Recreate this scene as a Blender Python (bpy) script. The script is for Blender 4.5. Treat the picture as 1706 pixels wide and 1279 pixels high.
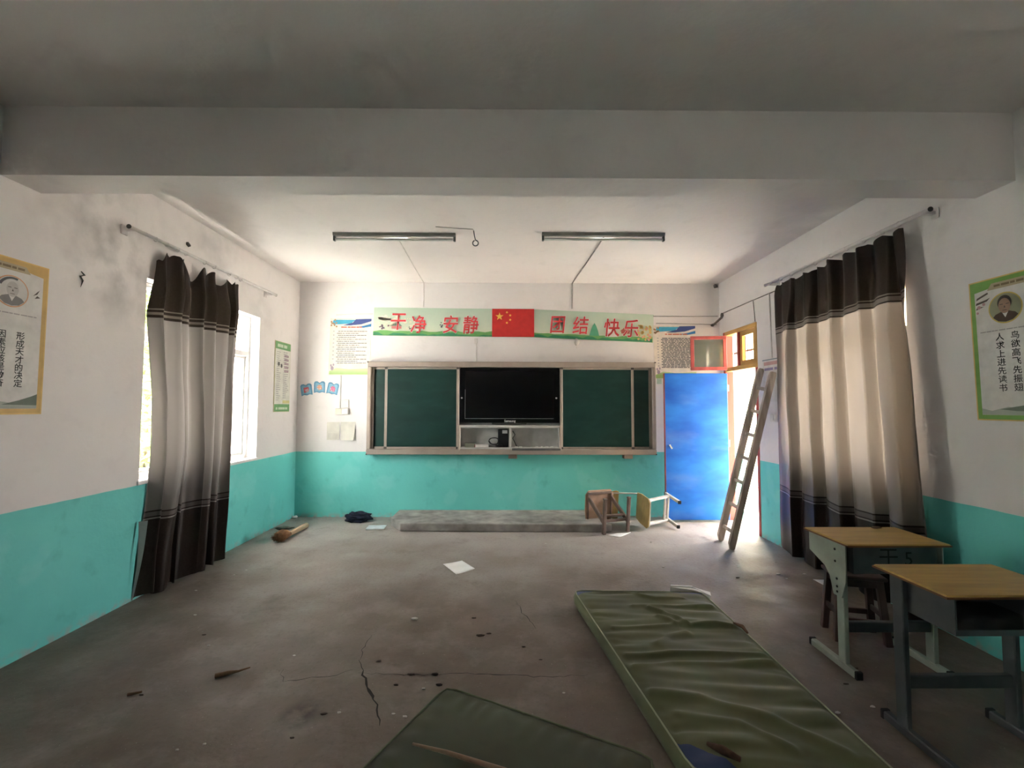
import bpy, bmesh, math, random
from mathutils import Vector, Matrix, noise
random.seed(7)
for o in list(bpy.data.objects): bpy.data.objects.remove(o, do_unlink=True)
SC = bpy.context.scene
COL = SC.collection
PI = math.pi
# ------------------------------------------------------------------ camera
FOC, YAW, PITCH, ROLL, CAMH = 760.0, .0075, .0489, .002, 1.54
fw = Vector((math.sin(YAW)*math.cos(PITCH), math.cos(YAW)*math.cos(PITCH), math.sin(PITCH)))
rt = fw.cross(Vector((0, 0, 1))).normalized(); up = rt.cross(fw)
cr, sr = math.cos(ROLL), math.sin(ROLL)
rt, up = cr*rt+sr*up, -sr*rt+cr*up
cd = bpy.data.cameras.new('camera'); cam = bpy.data.objects.new('camera', cd); COL.objects.link(cam)
cd.sensor_fit = 'HORIZONTAL'; cd.sensor_width = 36; cd.lens = 36*FOC/1706; cd.clip_start = .05
m3 = Matrix((rt, up, -fw)).transposed()
cam.matrix_world = Matrix.Translation((0, 0, CAMH)) @ m3.to_4x4()
SC.camera = cam
# ------------------------------------------------------------------ sky, sun, exposure
SC.view_settings.view_transform = 'Standard'; SC.view_settings.look = 'None'
SC.view_settings.gamma = 1; SC.view_settings.use_curve_mapping = False
SC.view_settings.exposure = 3.5
SC.cycles.caustics_reflective = False; SC.cycles.caustics_refractive = False
SC.cycles.glossy_bounces = 2; SC.cycles.transmission_bounces = 4; SC.cycles.adaptive_threshold = .04; SC.cycles.max_bounces = 8
W = bpy.data.worlds.new('world'); SC.world = W; W.use_nodes = True
bg = W.node_tree.nodes['Background']; bg.inputs[0].default_value = (1, .975, .965, 1); bg.inputs[1].default_value = 2.4
sl = bpy.data.lights.new('sun', 'SUN'); sl.energy = 36.0; sl.angle = .05; sl.color = (1, .95, .87)
so = bpy.data.objects.new('sun', sl); COL.objects.link(so)
so.rotation_euler = Vector((-.08, .72, .70)).to_track_quat('Z', 'Y').to_euler()
def portal(loc, nx, w, h):
    # sampling aid only: a portal gives off no light of its own, it tells the renderer where the sky comes in
    l = bpy.data.lights.new('daylight_portal', 'AREA'); l.shape = 'RECTANGLE'; l.size = h; l.size_y = w
    l.cycles.is_portal = True
    o = bpy.data.objects.new('daylight_portal', l); COL.objects.link(o)
    o.location = loc; o.rotation_euler = (0, PI/2 if nx < 0 else -PI/2, 0)
# ------------------------------------------------------------------ dimensions (metres)
XL, XR, YB, H, YR = -2.973, 3.009, 6.441, 3.3, -3.2
TH = .24
TEAL = .905
portal((XL-TH-.02, 4.58, 1.76), 1, 1.7, 1.66)
portal((XL-TH-.02, -2.2, 1.75), 1, .6, 1.1)
portal((XR+TH+.02, 4.07, 1.76), -1, 1.4, 1.66)
portal((XR+TH+.02, 5.9, 1.28), -1, .86, 2.56)

# ------------------------------------------------------------------ materials
MATS = {}
def newmat(name):
    m = bpy.data.materials.new(name); m.use_nodes = True; nt = m.node_tree
    return m, nt, nt.nodes['Principled BSDF'], nt.nodes.new, nt.links.new
def mat(name, col, rough=.6, var=.12, scale=9, bump=0, metal=0, spec=.4, stretch=(1, 1, 1), alpha2=None, sheen=0, bscale=None):
    if name in MATS: return MATS[name]
    m, nt, b, N, L = newmat(name)
    b.inputs['Roughness'].default_value = rough; b.inputs['Metallic'].default_value = metal
    b.inputs['Specular IOR Level'].default_value = spec
    if sheen: b.inputs['Sheen Weight'].default_value = sheen
    tc = N('ShaderNodeTexCoord'); mp = N('ShaderNodeMapping'); mp.inputs['Scale'].default_value = stretch
    L(tc.outputs['Object'], mp.inputs[0])
    nz = N('ShaderNodeTexNoise'); nz.inputs['Scale'].default_value = scale; nz.inputs['Detail'].default_value = 3
    L(mp.outputs[0], nz.inputs['Vector'])
    mx = N('ShaderNodeMix'); mx.data_type = 'RGBA'
    c2 = alpha2 if alpha2 else tuple(c*(1-2.2*var) for c in col)
    c1 = col if alpha2 else tuple(min(1, c*(1+1.2*var)) for c in col)
    mx.inputs['A'].default_value = (*c2, 1); mx.inputs['B'].default_value = (*c1, 1)
    rp = N('ShaderNodeMapRange'); rp.inputs[1].default_value = .3; rp.inputs[2].default_value = .7
    L(nz.outputs[0], rp.inputs[0]); L(rp.outputs[0], mx.inputs['Factor'])
    L(mx.outputs['Result'], b.inputs['Base Color'])
    if bump:
        n2 = N('ShaderNodeTexNoise'); n2.inputs['Scale'].default_value = bscale or scale*4; n2.inputs['Detail'].default_value = 2
        L(mp.outputs[0], n2.inputs['Vector'])
        bp = N('ShaderNodeBump'); bp.inputs['Strength'].default_value = bump; bp.inputs['Distance'].default_value = .01
        L(n2.outputs[0], bp.inputs['Height']); L(bp.outputs[0], b.inputs['Normal'])
    MATS[name] = m
    return m
def math_node(nt, op, a, b=None, clamp=False):
    n = nt.nodes.new('ShaderNodeMath'); n.operation = op; n.use_clamp = clamp
    for i, v in enumerate((a, b)):
        if v is None: continue
        if isinstance(v, (int, float)): n.inputs[i].default_value = v
        else: nt.links.new(v, n.inputs[i])
    return n.outputs[0]
def mixc(nt, f, a, b):
    n = nt.nodes.new('ShaderNodeMix'); n.data_type = 'RGBA'
    if isinstance(f, (int, float)): n.inputs['Factor'].default_value = f
    else: nt.links.new(f, n.inputs['Factor'])
    for k, v in (('A', a), ('B', b)):
        if isinstance(v, tuple): n.inputs[k].default_value = (*v, 1)
        else: nt.links.new(v, n.inputs[k])
    return n.outputs['Result']
def noise_node(nt, vec, scale, detail=4, lo=.3, hi=.7, rough=.5):
    n = nt.nodes.new('ShaderNodeTexNoise'); n.inputs['Scale'].default_value = scale; n.inputs['Detail'].default_value = detail
    n.inputs['Roughness'].default_value = rough
    nt.links.new(vec, n.inputs['Vector'])
    r = nt.nodes.new('ShaderNodeMapRange'); r.inputs[1].default_value = lo; r.inputs[2].default_value = hi
    nt.links.new(n.outputs[0], r.inputs[0])
    return r.outputs[0]
def wall_mat(name, stains=(), dado=True, white=(.80, .770, .762)):
    m, nt, b, N, L = newmat(name)
    g = N('ShaderNodeNewGeometry'); pos = g.outputs['Position']
    sep = N('ShaderNodeSeparateXYZ'); L(pos, sep.inputs[0])
    w = mixc(nt, math_node(nt, 'MULTIPLY', noise_node(nt, pos, 1.3, 3), .35), white, tuple(c*.86 for c in white))
    w = mixc(nt, math_node(nt, 'MULTIPLY', noise_node(nt, pos, 6, 3, .58, .8), .25), w, tuple(c*.72 for c in white))
    for (c, r, strength) in stains:
        vm = N('ShaderNodeVectorMath'); vm.operation = 'DISTANCE'; L(pos, vm.inputs[0]); vm.inputs[1].default_value = c
        d = math_node(nt, 'SUBTRACT', 1, math_node(nt, 'DIVIDE', vm.outputs['Value'], r), True)
        d = math_node(nt, 'MULTIPLY', d, noise_node(nt, pos, 4.5, 4, .40, .72), True)
        w = mixc(nt, math_node(nt, 'MULTIPLY', d, strength*.55, True), w, (.36, .35, .345))
    if dado:
        t = mixc(nt, noise_node(nt, pos, 1.1, 5), (.19, .70, .655), (.15, .62, .585))
        t = mixc(nt, math_node(nt, 'MULTIPLY', noise_node(nt, pos, 2.6, 3, .56, .62), .35), t, (.27, .72, .69))
        t = mixc(nt, math_node(nt, 'MULTIPLY', noise_node(nt, pos, 5, 4, .6, .75), .4), t, (.06, .36, .34))
        low = math_node(nt, 'SUBTRACT', 1, math_node(nt, 'DIVIDE', sep.outputs[2], .07), True)
        low = math_node(nt, 'MULTIPLY', low, noise_node(nt, pos, 14, 5, .45, .6), True)
        t = mixc(nt, math_node(nt, 'MULTIPLY', low, .8), t, (.42, .42, .40))
        z = math_node(nt, 'ADD', sep.outputs[2], math_node(nt, 'MULTIPLY', noise_node(nt, pos, 3), .006))
        w = mixc(nt, math_node(nt, 'LESS_THAN', z, TEAL), w, t)
    L(w, b.inputs['Base Color']); b.inputs['Roughness'].default_value = .55; b.inputs['Specular IOR Level'].default_value = .3
    n2 = N('ShaderNodeTexNoise'); n2.inputs['Scale'].default_value = 22; n2.inputs['Detail'].default_value = 2; L(pos, n2.inputs['Vector'])
    bp = N('ShaderNodeBump'); bp.inputs['Strength'].default_value = .12; bp.inputs['Distance'].default_value = .02
    L(n2.outputs[0], bp.inputs['Height']); L(bp.outputs[0], b.inputs['Normal'])
    return m
def floor_mat():
    m, nt, b, N, L = newmat('concrete_floor')
    g = N('ShaderNodeNewGeometry'); pos = g.outputs['Position']
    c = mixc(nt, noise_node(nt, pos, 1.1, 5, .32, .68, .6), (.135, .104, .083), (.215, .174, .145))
    # dusty tone with light falloff painted in: paler over the far half, ragged edge
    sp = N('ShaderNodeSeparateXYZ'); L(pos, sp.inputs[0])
    falloff = math_node(nt, 'ADD', math_node(nt, 'DIVIDE', math_node(nt, 'SUBTRACT', sp.outputs[1], 3.2), 2.4), math_node(nt, 'MULTIPLY', math_node(nt, 'SUBTRACT', noise_node(nt, pos, .9, 4, .3, .7), .5), .9), True)
    c = mixc(nt, math_node(nt, 'MULTIPLY', falloff, .8), c, (.38, .352, .338))
    c = mixc(nt, math_node(nt, 'MULTIPLY', noise_node(nt, pos, 3.2, 5, .5, .75, .65), .4), c, (.36, .33, .30))
    c = mixc(nt, math_node(nt, 'MULTIPLY', noise_node(nt, pos, 2.3, 6, .56, .74, .7), .6), c, (.115, .095, .08))
    c = mixc(nt, math_node(nt, 'MULTIPLY', noise_node(nt, pos, 38, 4, .55, .8), .5), c, (.11, .093, .08))
    c = mixc(nt, math_node(nt, 'MULTIPLY', noise_node(nt, pos, 75, 2, .7, .78), .55), c, (.5, .48, .45))
    vm = N('ShaderNodeVectorMath'); vm.operation = 'DISTANCE'; L(pos, vm.inputs[0]); vm.inputs[1].default_value = (-1.03, 2.37, 0)
    st = math_node(nt, 'SUBTRACT', 1, math_node(nt, 'DIVIDE', vm.outputs['Value'], .13), True)
    st = math_node(nt, 'MULTIPLY', st, noise_node(nt, pos, 9, 5, .35, .5), True)
    c = mixc(nt, math_node(nt, 'MULTIPLY', st, .9, True), c, (.045, .04, .037))
    L(c, b.inputs['Base Color']); b.inputs['Specular IOR Level'].default_value = .35
    r = N('ShaderNodeMapRange'); r.inputs[3].default_value = .5; r.inputs[4].default_value = .8
    L(noise_node(nt, pos, 3, 5), r.inputs[0]); L(r.outputs[0], b.inputs['Roughness'])
    n2 = N('ShaderNodeTexNoise'); n2.inputs['Scale'].default_value = 30; n2.inputs['Detail'].default_value = 4; L(pos, n2.inputs['Vector'])
    bp = N('ShaderNodeBump'); bp.inputs['Strength'].default_value = .25; bp.inputs['Distance'].default_value = .012
    L(n2.outputs[0], bp.inputs['Height']); L(bp.outputs[0], b.inputs['Normal'])
    return m
def glass_mat(name, tint=(.97, .98, .98), refl=.08, frost=0, frostcol=(.9, .9, .92)):
    m, nt, b, N, L = newmat(name); nt.nodes.remove(b)
    out = nt.nodes['Material Output']
    tr = N('ShaderNodeBsdfTransparent'); tr.inputs[0].default_value = (*tint, 1)
    gl = N('ShaderNodeBsdfGlossy'); gl.inputs['Roughness'].default_value = .05
    mx = N('ShaderNodeMixShader'); mx.inputs[0].default_value = refl
    src = tr.outputs[0]
    if frost:
        tl = N('ShaderNodeBsdfTranslucent'); tl.inputs[0].default_value = (*frostcol, 1)
        m2 = N('ShaderNodeMixShader'); m2.inputs[0].default_value = frost; L(src, m2.inputs[1]); L(tl.outputs[0], m2.inputs[2]); src = m2.outputs[0]
    L(src, mx.inputs[1]); L(gl.outputs[0], mx.inputs[2]); L(mx.outputs[0], out.inputs[0])
    return m
def curtain_mat(name, zb, zt, tb):
    # bands follow the cloth: uv.y is the height on the cloth in metres / 3
    m, nt, b, N, L = newmat(name)
    uv = N('ShaderNodeUVMap'); sp = N('ShaderNodeSeparateXYZ'); L(uv.outputs[0], sp.inputs[0])
    def ramp(stops):
        r = N('ShaderNodeValToRGB'); r.color_ramp.interpolation = 'CONSTANT'; e = r.color_ramp.elements
        while len(e) > 1: e.remove(e[-1])
        e[0].position = 0; e[0].color = (*stops[0][1], 1)
        for p, c in stops[1:]: x = e.new(p/3); x.color = (*c, 1)
        L(sp.outputs[1], r.inputs[0]); return r.outputs[0]
    BR, BE, LT, TAN = (.040, .026, .021), (.25, .223, .206), (.42, .38, .355), (.19, .165, .15)
    st = [(0, BR), (zb-.012, LT), (zb, BR), (zb+.012, TAN), (zb+.045, BR), (zb+.06, BE),
          (zt-.075, BR), (zt-.062, LT), (zt-.028, BR), (zt-.016, BR), (zt-.012, LT), (zt, BR)]
    c = ramp(st)
    tcol = ramp([(0, (.004, .003, .002)), (zb+.06, tb), (zt-.075, (.004, .003, .002))])
    obj = N('ShaderNodeTexCoord')
    nz = noise_node(nt, obj.outputs['Object'], 60, 3, .45, .6)
    c = mixc(nt, math_node(nt, 'MULTIPLY', nz, .03), c, (.3, .27, .24))
    L(c, b.inputs['Base Color']); b.inputs['Roughness'].default_value = .36; b.inputs['Specular IOR Level'].default_value = .3
    tl = N('ShaderNodeBsdfTranslucent'); L(tcol, tl.inputs[0])
    mx = N('ShaderNodeMixShader'); mx.inputs[0].default_value = .4
    L(b.outputs[0], mx.inputs[1]); L(tl.outputs[0], mx.inputs[2]); L(mx.outputs[0], nt.nodes['Material Output'].inputs[0])
    return m

# ------------------------------------------------------------------ mesh toolkit
class MB:
    def __init__(s): s.bm = bmesh.new()
    def box(s, x0, x1, y0, y1, z0, z1, bev=0, M=None, seg=1):
        bm = s.bm
        vs = [bm.verts.new((x, y, z)) for x in (x0, x1) for y in (y0, y1) for z in (z0, z1)]
        if M: 
            for v in vs: v.co = M @ v.co
        fs = [bm.faces.new([vs[i] for i in f]) for f in ((0, 1, 3, 2), (4, 6, 7, 5), (0, 4, 5, 1), (2, 3, 7, 6), (0, 2, 6, 4), (1, 5, 7, 3))]
        if bev:
            es = list({e for f in fs for e in f.edges})
            bmesh.ops.bevel(bm, geom=es, offset=bev, segments=seg, profile=.5, affect='EDGES')
        return s
    def bar(s, a, b, w, d, side=(0, 0, 1), bev=0):
        a, b = Vector(a), Vector(b); t = (b-a); ln = t.length; t.normalize()
        sd = Vector(side); x = t.cross(sd).normalized(); y = x.cross(t)
        M = Matrix.Translation(a) @ Matrix((x, y, t)).transposed().to_4x4()
        return s.box(-w/2, w/2, -d/2, d/2, 0, ln, bev, M)
    def tube(s, pts, r, n=8, caps=True):
        bm = s.bm; pts = [Vector(p) for p in pts]; rings = []; prev = None
        for i, p in enumerate(pts):
            t = (pts[min(i+1, len(pts)-1)]-pts[max(i-1, 0)]).normalized()
            if prev is None:
                a = Vector((0, 0, 1)) if abs(t.z) < .9 else Vector((1, 0, 0))
                x = t.cross(a).normalized()
            else: x = (prev - t*prev.dot(t)).normalized()
            prev = x; y = t.cross(x); rr = r[i] if isinstance(r, (list, tuple)) else r
            rings.append([bm.verts.new(p+rr*(math.cos(2*PI*k/n)*x+math.sin(2*PI*k/n)*y)) for k in range(n)])
        for A, B in zip(rings, rings[1:]):
            for k in range(n): bm.faces.new((A[k], A[(k+1) % n], B[(k+1) % n], B[k]))
        if caps: bm.faces.new(rings[0][::-1]); bm.faces.new(rings[-1])
        return s
    def prism(s, poly, vec, bev=0):
        bm = s.bm; vec = Vector(vec)
        a = [bm.verts.new(p) for p in poly]; b = [bm.verts.new(Vector(p)+vec) for p in poly]
        n = len(a); fs = [bm.faces.new(a[::-1]), bm.faces.new(b)]
        fs += [bm.faces.new((a[i], a[(i+1) % n], b[(i+1) % n], b[i])) for i in range(n)]
        if bev:
            es = list({e for f in fs for e in f.edges})
            bmesh.ops.bevel(bm, geom=es, offset=bev, segments=2, profile=.5, affect='EDGES')
        return s
    def poly(s, pts):
        s.bm.faces.new([s.bm.verts.new(p) for p in pts]); return s
    def grid(s, nu, nv, fn, uvfn=None, wrap=False):
        bm = s.bm; V = [[bm.verts.new(fn(i/(nu-1), j/(nv-1))) for j in range(nv)] for i in range(nu)]
        uvl = bm.loops.layers.uv.verify() if uvfn else None
        for i in range(nu-1):
            for j in range(nv-1):
                f = bm.faces.new((V[i][j], V[i+1][j], V[i+1][j+1], V[i][j+1]))
                if uvfn:
                    for lp, (a, b) in zip(f.loops, ((i, j), (i+1, j), (i+1, j+1), (i, j+1))): lp[uvl].uv = uvfn(a/(nu-1), b/(nv-1))
        return V
    def blob(s, c, rad, seed=0, amp=.2, sub=2, fr=3):
        r = bmesh.ops.create_icosphere(s.bm, subdivisions=sub, radius=1)
        for v in r['verts']:
            d = v.co.normalized(); k = 1+amp*noise.noise(d*fr+Vector((seed*3.1, seed*1.7, seed)))
            v.co = Vector(c)+Vector((d.x*rad[0], d.y*rad[1], d.z*rad[2]))*k
        return s
    def build(s, name, m, parent=None, smooth=False, world=True, fix=True):
        if fix: bmesh.ops.recalc_face_normals(s.bm, faces=s.bm.faces)
        me = bpy.data.meshes.new(name); s.bm.to_mesh(me); s.bm.free()
        me.materials.append(m)
        if smooth:
            for p in me.polygons: p.use_smooth = True
            if smooth == 'auto': me.set_sharp_from_angle(angle=.6)
        o = bpy.data.objects.new(name, me); COL.objects.link(o)
        if parent:
            o.parent = parent
            if world: 
                q = parent
                M = Matrix.Identity(4)
                chain = []
                while q: chain.append(q); q = q.parent
                for q in reversed(chain): M = M @ q.matrix_parent_inverse @ q.matrix_basis
                o.matrix_parent_inverse = M.inverted()
        return o
def tag(o, label=None, cat=None, group=None, kind=None):
    if label: o['label'] = label
    if cat: o['category'] = cat
    if group: o['group'] = group
    if kind: o['kind'] = kind
    return o
def thing(name, loc=(0, 0, 0), label=None, cat=None, group=None, rot=None, kind=None):
    o = bpy.data.objects.new(name, None); COL.objects.link(o); o.location = loc; o.empty_display_size = .1
    if rot: o.rotation_euler = rot
    return tag(o, label, cat, group, kind)
def copy_tree(o, parent=None):
    c = o.copy(); COL.objects.link(c)
    if parent: c.parent = parent
    for ch in o.children: copy_tree(ch, c)
    return c
def text_mesh(body, size, bold=0):
    cu = bpy.data.curves.new('t', 'FONT'); cu.body = body; cu.size = size; cu.offset = bold*size
    cu.resolution_u = 2
    o = bpy.data.objects.new('t', cu); COL.objects.link(o)
    dg = bpy.context.evaluated_depsgraph_get()
    me = bpy.data.meshes.new_from_object(o.evaluated_get(dg)); bpy.data.objects.remove(o); bpy.data.curves.remove(cu)
    return me
class Frame:
    """a flat printed surface: origin, right, up; u,v in metres"""
    def __init__(s, o, r, u): s.o, s.r, s.u = Vector(o), Vector(r).normalized(), Vector(u).normalized(); s.n = s.r.cross(s.u)
    def p(s, u, v, lift=.001): return s.o+s.r*u+s.u*v+s.n*lift
    def text(s, name, body, u, v, size, m, parent, bold=0, lift=.003, sx=1, rot=0, shear=0):
        me = text_mesh(body, size, bold)
        xs = [a.co.x for a in me.vertices]; ys = [a.co.y for a in me.vertices]
        cx, cy = (min(xs)+max(xs))/2, (min(ys)+max(ys))/2
        for a in me.vertices:
            x, y = (a.co.x-cx)*sx, a.co.y-cy; x += shear*y
            x, y = x*math.cos(rot)-y*math.sin(rot), x*math.sin(rot)+y*math.cos(rot)
            a.co = s.p(u+x, v+y, lift)
        me.name = name; me.materials.clear(); me.materials.append(m)
        o = bpy.data.objects.new(name, me); COL.objects.link(o); o.parent = parent
        o.matrix_parent_inverse = parent.matrix_basis.inverted()
        return o
    def polys(s, name, polys, m, parent, lift=.002):
        mb = MB()
        for pl in polys: mb.poly([s.p(u, v, lift) for u, v in pl])
        o = mb.build(name, m, parent, fix=False)
        if len(polys) > 1: o['kind'] = 'stuff'
        return o
    def sheet(s, name, w, h, m, parent, t=.002, pts=None):
        pl = pts or [(0, 0), (w, 0), (w, h), (0, h)]
        return MB().prism([s.p(u, v, .0003) for u, v in pl], s.n*t).build(name, m, parent)
def rect(u0, u1, v0, v1): return [(u0, v0), (u1, v0), (u1, v1), (u0, v1)]
def disc(cu, cv, ru, rv, n=24): return [(cu+ru*math.cos(2*PI*k/n), cv+rv*math.sin(2*PI*k/n)) for k in range(n)]
def dashes(u0, u1, v, h, rnd, frac=1):
    out = []; u = u0; end = u0+(u1-u0)*frac
    while u < end-h:
        w = rnd.uniform(1.5, 6)*h; w = min(w, end-u)
        out.append(rect(u, u+w, v, v+h)); u += w+rnd.uniform(.3, .9)*h
    return out
flat = lambda n, c, r=.6: mat(n, c, r, var=.05, scale=14)

# ------------------------------------------------------------------ room shell
wm_left = wall_mat('left_wall_paint', [((XL, 3.35, 2.85), .75, 1.5), ((XL, 3.5, 2.5), .5, 1.2), ((XL, 4.6, 3.1), .7, .9), ((XL, 5.5, 2.6), .35, .8)])
wm_right = wall_mat('right_wall_paint', [((XR, 3.1, 2.75), .35, .7)])
wm_back = wall_mat('back_wall_paint', [((1.6, YB, 3.1), .5, .7), ((-.1, YB, 2.1), .3, .5)])
wm_ceil = wall_mat('ceiling_paint', [((XR, 4.2, H), .9, .6), ((1.6, 5.9, H), .5, .5), ((XL+.2, 4.5, H), .8, .4)], dado=False, white=(.81, .765, .745))
def wallx(name, x0, x1, holes, m):
    ys = sorted({YR, YB}|{h[0] for h in holes}|{h[1] for h in holes}); mb = MB()
    for a, b in zip(ys, ys[1:]):
        hs = [h for h in holes if h[0] <= a and h[1] >= b]
        if not hs: mb.box(x0, x1, a, b, 0, H)
        else:
            if hs[0][2] > 0: mb.box(x0, x1, a, b, 0, hs[0][2])
            mb.box(x0, x1, a, b, hs[0][3], H)
    o = mb.build(name, m); return tag(o, kind='structure')
W1 = (3.725, 5.43, .93, 2.59); W2 = (3.40, 4.78, .95, 2.59); W3 = (-2.5, -1.9, 1.2, 2.3); D1 = (5.47, 6.33, 0, 2.57)
tag(wallx('wall_left', XL-TH, XL, [W1, W3], wm_left), 'left classroom wall painted white above a turquoise dado')
tag(wallx('wall_right', XR, XR+TH, [W2, D1], wm_right), 'right classroom wall, white above turquoise, with the open doorway')
tag(MB().box(XL-TH, XR+TH, YB, YB+TH, 0, H).build('wall_back', wm_back), 'front wall behind the chalkboard, white above turquoise', kind='structure')
tag(MB().box(XL-TH, XR+TH, YR-TH, YR, 0, H).build('wall_rear', wm_back), 'rear classroom wall behind the viewer', kind='structure')
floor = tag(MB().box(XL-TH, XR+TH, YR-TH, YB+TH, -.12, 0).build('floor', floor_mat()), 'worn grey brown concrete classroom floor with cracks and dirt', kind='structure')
tag(MB().box(XL-TH, XR+TH, YR-TH, YB+TH, H, H+.15).build('ceiling', wm_ceil), 'whitewashed flat ceiling', kind='structure')
tag(MB().box(XL, XR, 2.625, 2.86, 2.885, H+.01).build('ceiling_beam', wm_ceil), 'wide whitewashed concrete beam crossing the ceiling', kind='structure')
# cracks in the floor
crk = flat('crack_dark', (.03, .026, .022), .9)
def crack(pts, w, seed):
    rnd = random.Random(seed); P = []
    for a, b in zip(pts, pts[1:]):
        n = max(2, int(math.dist(a, b)/.035))
        for k in range(n):
            t = k/n; P.append((a[0]+(b[0]-a[0])*t+rnd.uniform(-.009, .009), a[1]+(b[1]-a[1])*t+rnd.uniform(-.009, .009)))
    mb = MB(); bm = mb.bm; pr = None
    for i, (x, y) in enumerate(P):
        ww = w*rnd.uniform(.25, 1.2)*math.sin(PI*(i+.6)/(len(P)+.2))+.0006
        q = P[min(i+1, len(P)-1)]; p0 = P[max(i-1, 0)]; d = Vector((q[0]-p0[0], q[1]-p0[1], 0)).normalized(); n = Vector((-d.y, d.x, 0))
        c = Vector((x, y, .0012)); cur = (bm.verts.new(c+n*ww), bm.verts.new(c-n*ww))
        if pr: bm.faces.new((pr[0], pr[1], cur[1], cur[0]))
        pr = cur
    return mb.build('crack', crk, floor, fix=False)
crack([(-.90, 2.85), (-.81, 2.67), (-.77, 2.58), (-.70, 2.48), (-.64, 2.36), (-.60, 2.25)], .007, 1)
crack([(-1.32, 2.75), (-1.26, 2.64), (-.98, 2.70), (-.87, 2.78)], .0022, 2)
crack([(-.86, 2.72), (-.56, 2.70), (-.16, 2.711), (.18, 2.675), (.50, 2.695)], .003, 3)
crack([(.065, 3.70), (.106, 3.49), (.16, 3.35), (.2, 3.2)], .0022, 4)
crack([(-.90, 2.85), (-.93, 3.05), (-.9, 3.2)], .0018, 5)
# concrete platform under the board
cp = mat('platform_concrete', (.36, .34, .325), .8, var=.22, scale=5, bump=.3)
MBp = MB().prism([(-1.33, 5.70, 0), (1.27, 5.655, 0), (1.28, YB, 0), (-1.52, YB, 0), (-1.52, 5.98, 0)], (0, 0, .1), bev=.012)
tag(MBp.build('platform', cp), 'low worn concrete platform step below the chalkboard', kind='structure')

# ------------------------------------------------------------------ windows and door
wf = mat('window_frame_white', (.60, .59, .57), .45, var=.06)
gl = glass_mat('clear_glass'); fr = glass_mat('frosted_glass', frost=.75, refl=.04, frostcol=(.95, .95, .97))
def window(n, x0, x1, hole, frosted, label, cols=3, zt=2.12):
    a, b, z0, z1 = hole
    root = tag(thing('window_%d' % n, ((x0+x1)/2, (a+b)/2, z0)), label, kind='structure')
    fm = MB(); t = .045
    fm.box(x0, x1, a, a+t, z0, z1, .004).box(x0, x1, b-t, b, z0, z1, .004).box(x0, x1, a+t, b-t, z0, z0+t, .004).box(x0, x1, a+t, b-t, z1-t, z1, .004)
    fm.build('window_frame', wf, root)
    MB().box(x0-.003, x1+.003, a+t, b-t, zt, zt+.06, .004).build('transom_bar', wf, root)
    xm = (x0+x1)/2; w = (b-a-2*t)/cols
    for k in range(1, cols):
        y = a+t+w*k; MB().box(x0+.008, x1-.008, y-.02, y+.02, z0+t, zt, .003).build('mullion', wf, root)
    for k in range(cols):
        ya, yb = a+t+w*k, a+t+w*(k+1)
        s = MB(); e = .03; xs0, xs1 = xm-.014, xm+.014
        ya2, yb2 = ya+.003, yb-.003
        s.box(xs0, xs1, ya2, ya2+e, z0+t, zt).box(xs0, xs1, yb2-e, yb2, z0+t, zt).box(xs0, xs1, ya2+e, yb2-e, z0+t, z0+t+e).box(xs0, xs1, ya2+e, yb2-e, zt-e, zt)
        s = s.build('sash', wf, root)
        MB().box(xm-.002, xm+.002, ya2+e, yb2-e, z0+t+e, zt-e).build('pane', fr if k in frosted else gl, s)
        if k < cols-1: MB().box(xm-.012, xm+.012, yb-.012, yb+.012, zt+.06, z1-t).build('mullion', wf, root)
        MB().box(xm-.002, xm+.002, ya+.012*(k > 0), yb-.012*(k < cols-1), zt+.06, z1-t).build('pane', gl, root)
    return root
window(1, XL-.19, XL-.11, W1, (2,), 'white framed window behind the bunched left curtain')
window(2, XR+.11, XR+.19, W2, (), 'white framed window hidden behind the drawn right curtain')
window(3, XL-.19, XL-.11, W3, (), 'small white framed window added for fill on the left wall behind the viewer', 1, 1.9)  # added behind the camera to give fill light at the near end
tag(MB().box(XL-.1, XL+.012, W1[0]-.02, W1[1]+.02, W1[2]-.03, W1[2]+.004, .004).build('trim_1', wm_left), 'plastered sill of the left window', kind='structure')

pink = mat('door_frame_red', (.40, .058, .050), .6, var=.12, scale=6, stretch=(1, 1, .3))
red = mat('transom_sash_red', (.40, .085, .085), .45, var=.15, scale=8)
yel = mat('varnished_yellow_wood', (.62, .36, .11), .45, var=.14, scale=7, stretch=(1, .3, 1))
def door_blue():
    m, nt, b, N, L = newmat('door_blue_paint')
    g = N('ShaderNodeNewGeometry'); pos = g.outputs['Position']
    mp = N('ShaderNodeMapping'); mp.inputs['Scale'].default_value = (1, 1, 2.2); L(pos, mp.inputs[0])
    c = mixc(nt, noise_node(nt, mp.outputs[0], 2.2, 4, .35, .65), (.006, .085, .45), (.015, .15, .58))
    c = mixc(nt, math_node(nt, 'MULTIPLY', noise_node(nt, mp.outputs[0], 1.7, 5, .55, .72), .5), c, (.10, .2, .55))
    L(c, b.inputs['Base Color']); b.inputs['Roughness'].default_value = .55; b.inputs['Specular IOR Level'].default_value = .2
    return m
dr = tag(thing('door_1', (XR, 6.27, 0)), 'open blue door with a faded red frame and a transom above', kind='structure')
y0, y1, zz = D1[0], D1[1], D1[3]
j = MB(); j.box(XR-.008, XR+.10, y1-.06, y1+.0, 0, zz, .004); j.build('door_jamb', pink, dr)
j = MB(); j.box(XR-.008, XR+.10, y0, y0+.05, 0, 2.02, .004); j.build('door_jamb', pink, dr)
MB().box(XR-.012, XR+.10, y0, y1-.06, 2.02, 2.075, .004).build('transom_rail', yel, dr)
MB().box(XR-.012, XR+.10, y0, y1-.06, zz-.055, zz, .004).build('transom_head', yel, dr)
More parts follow.
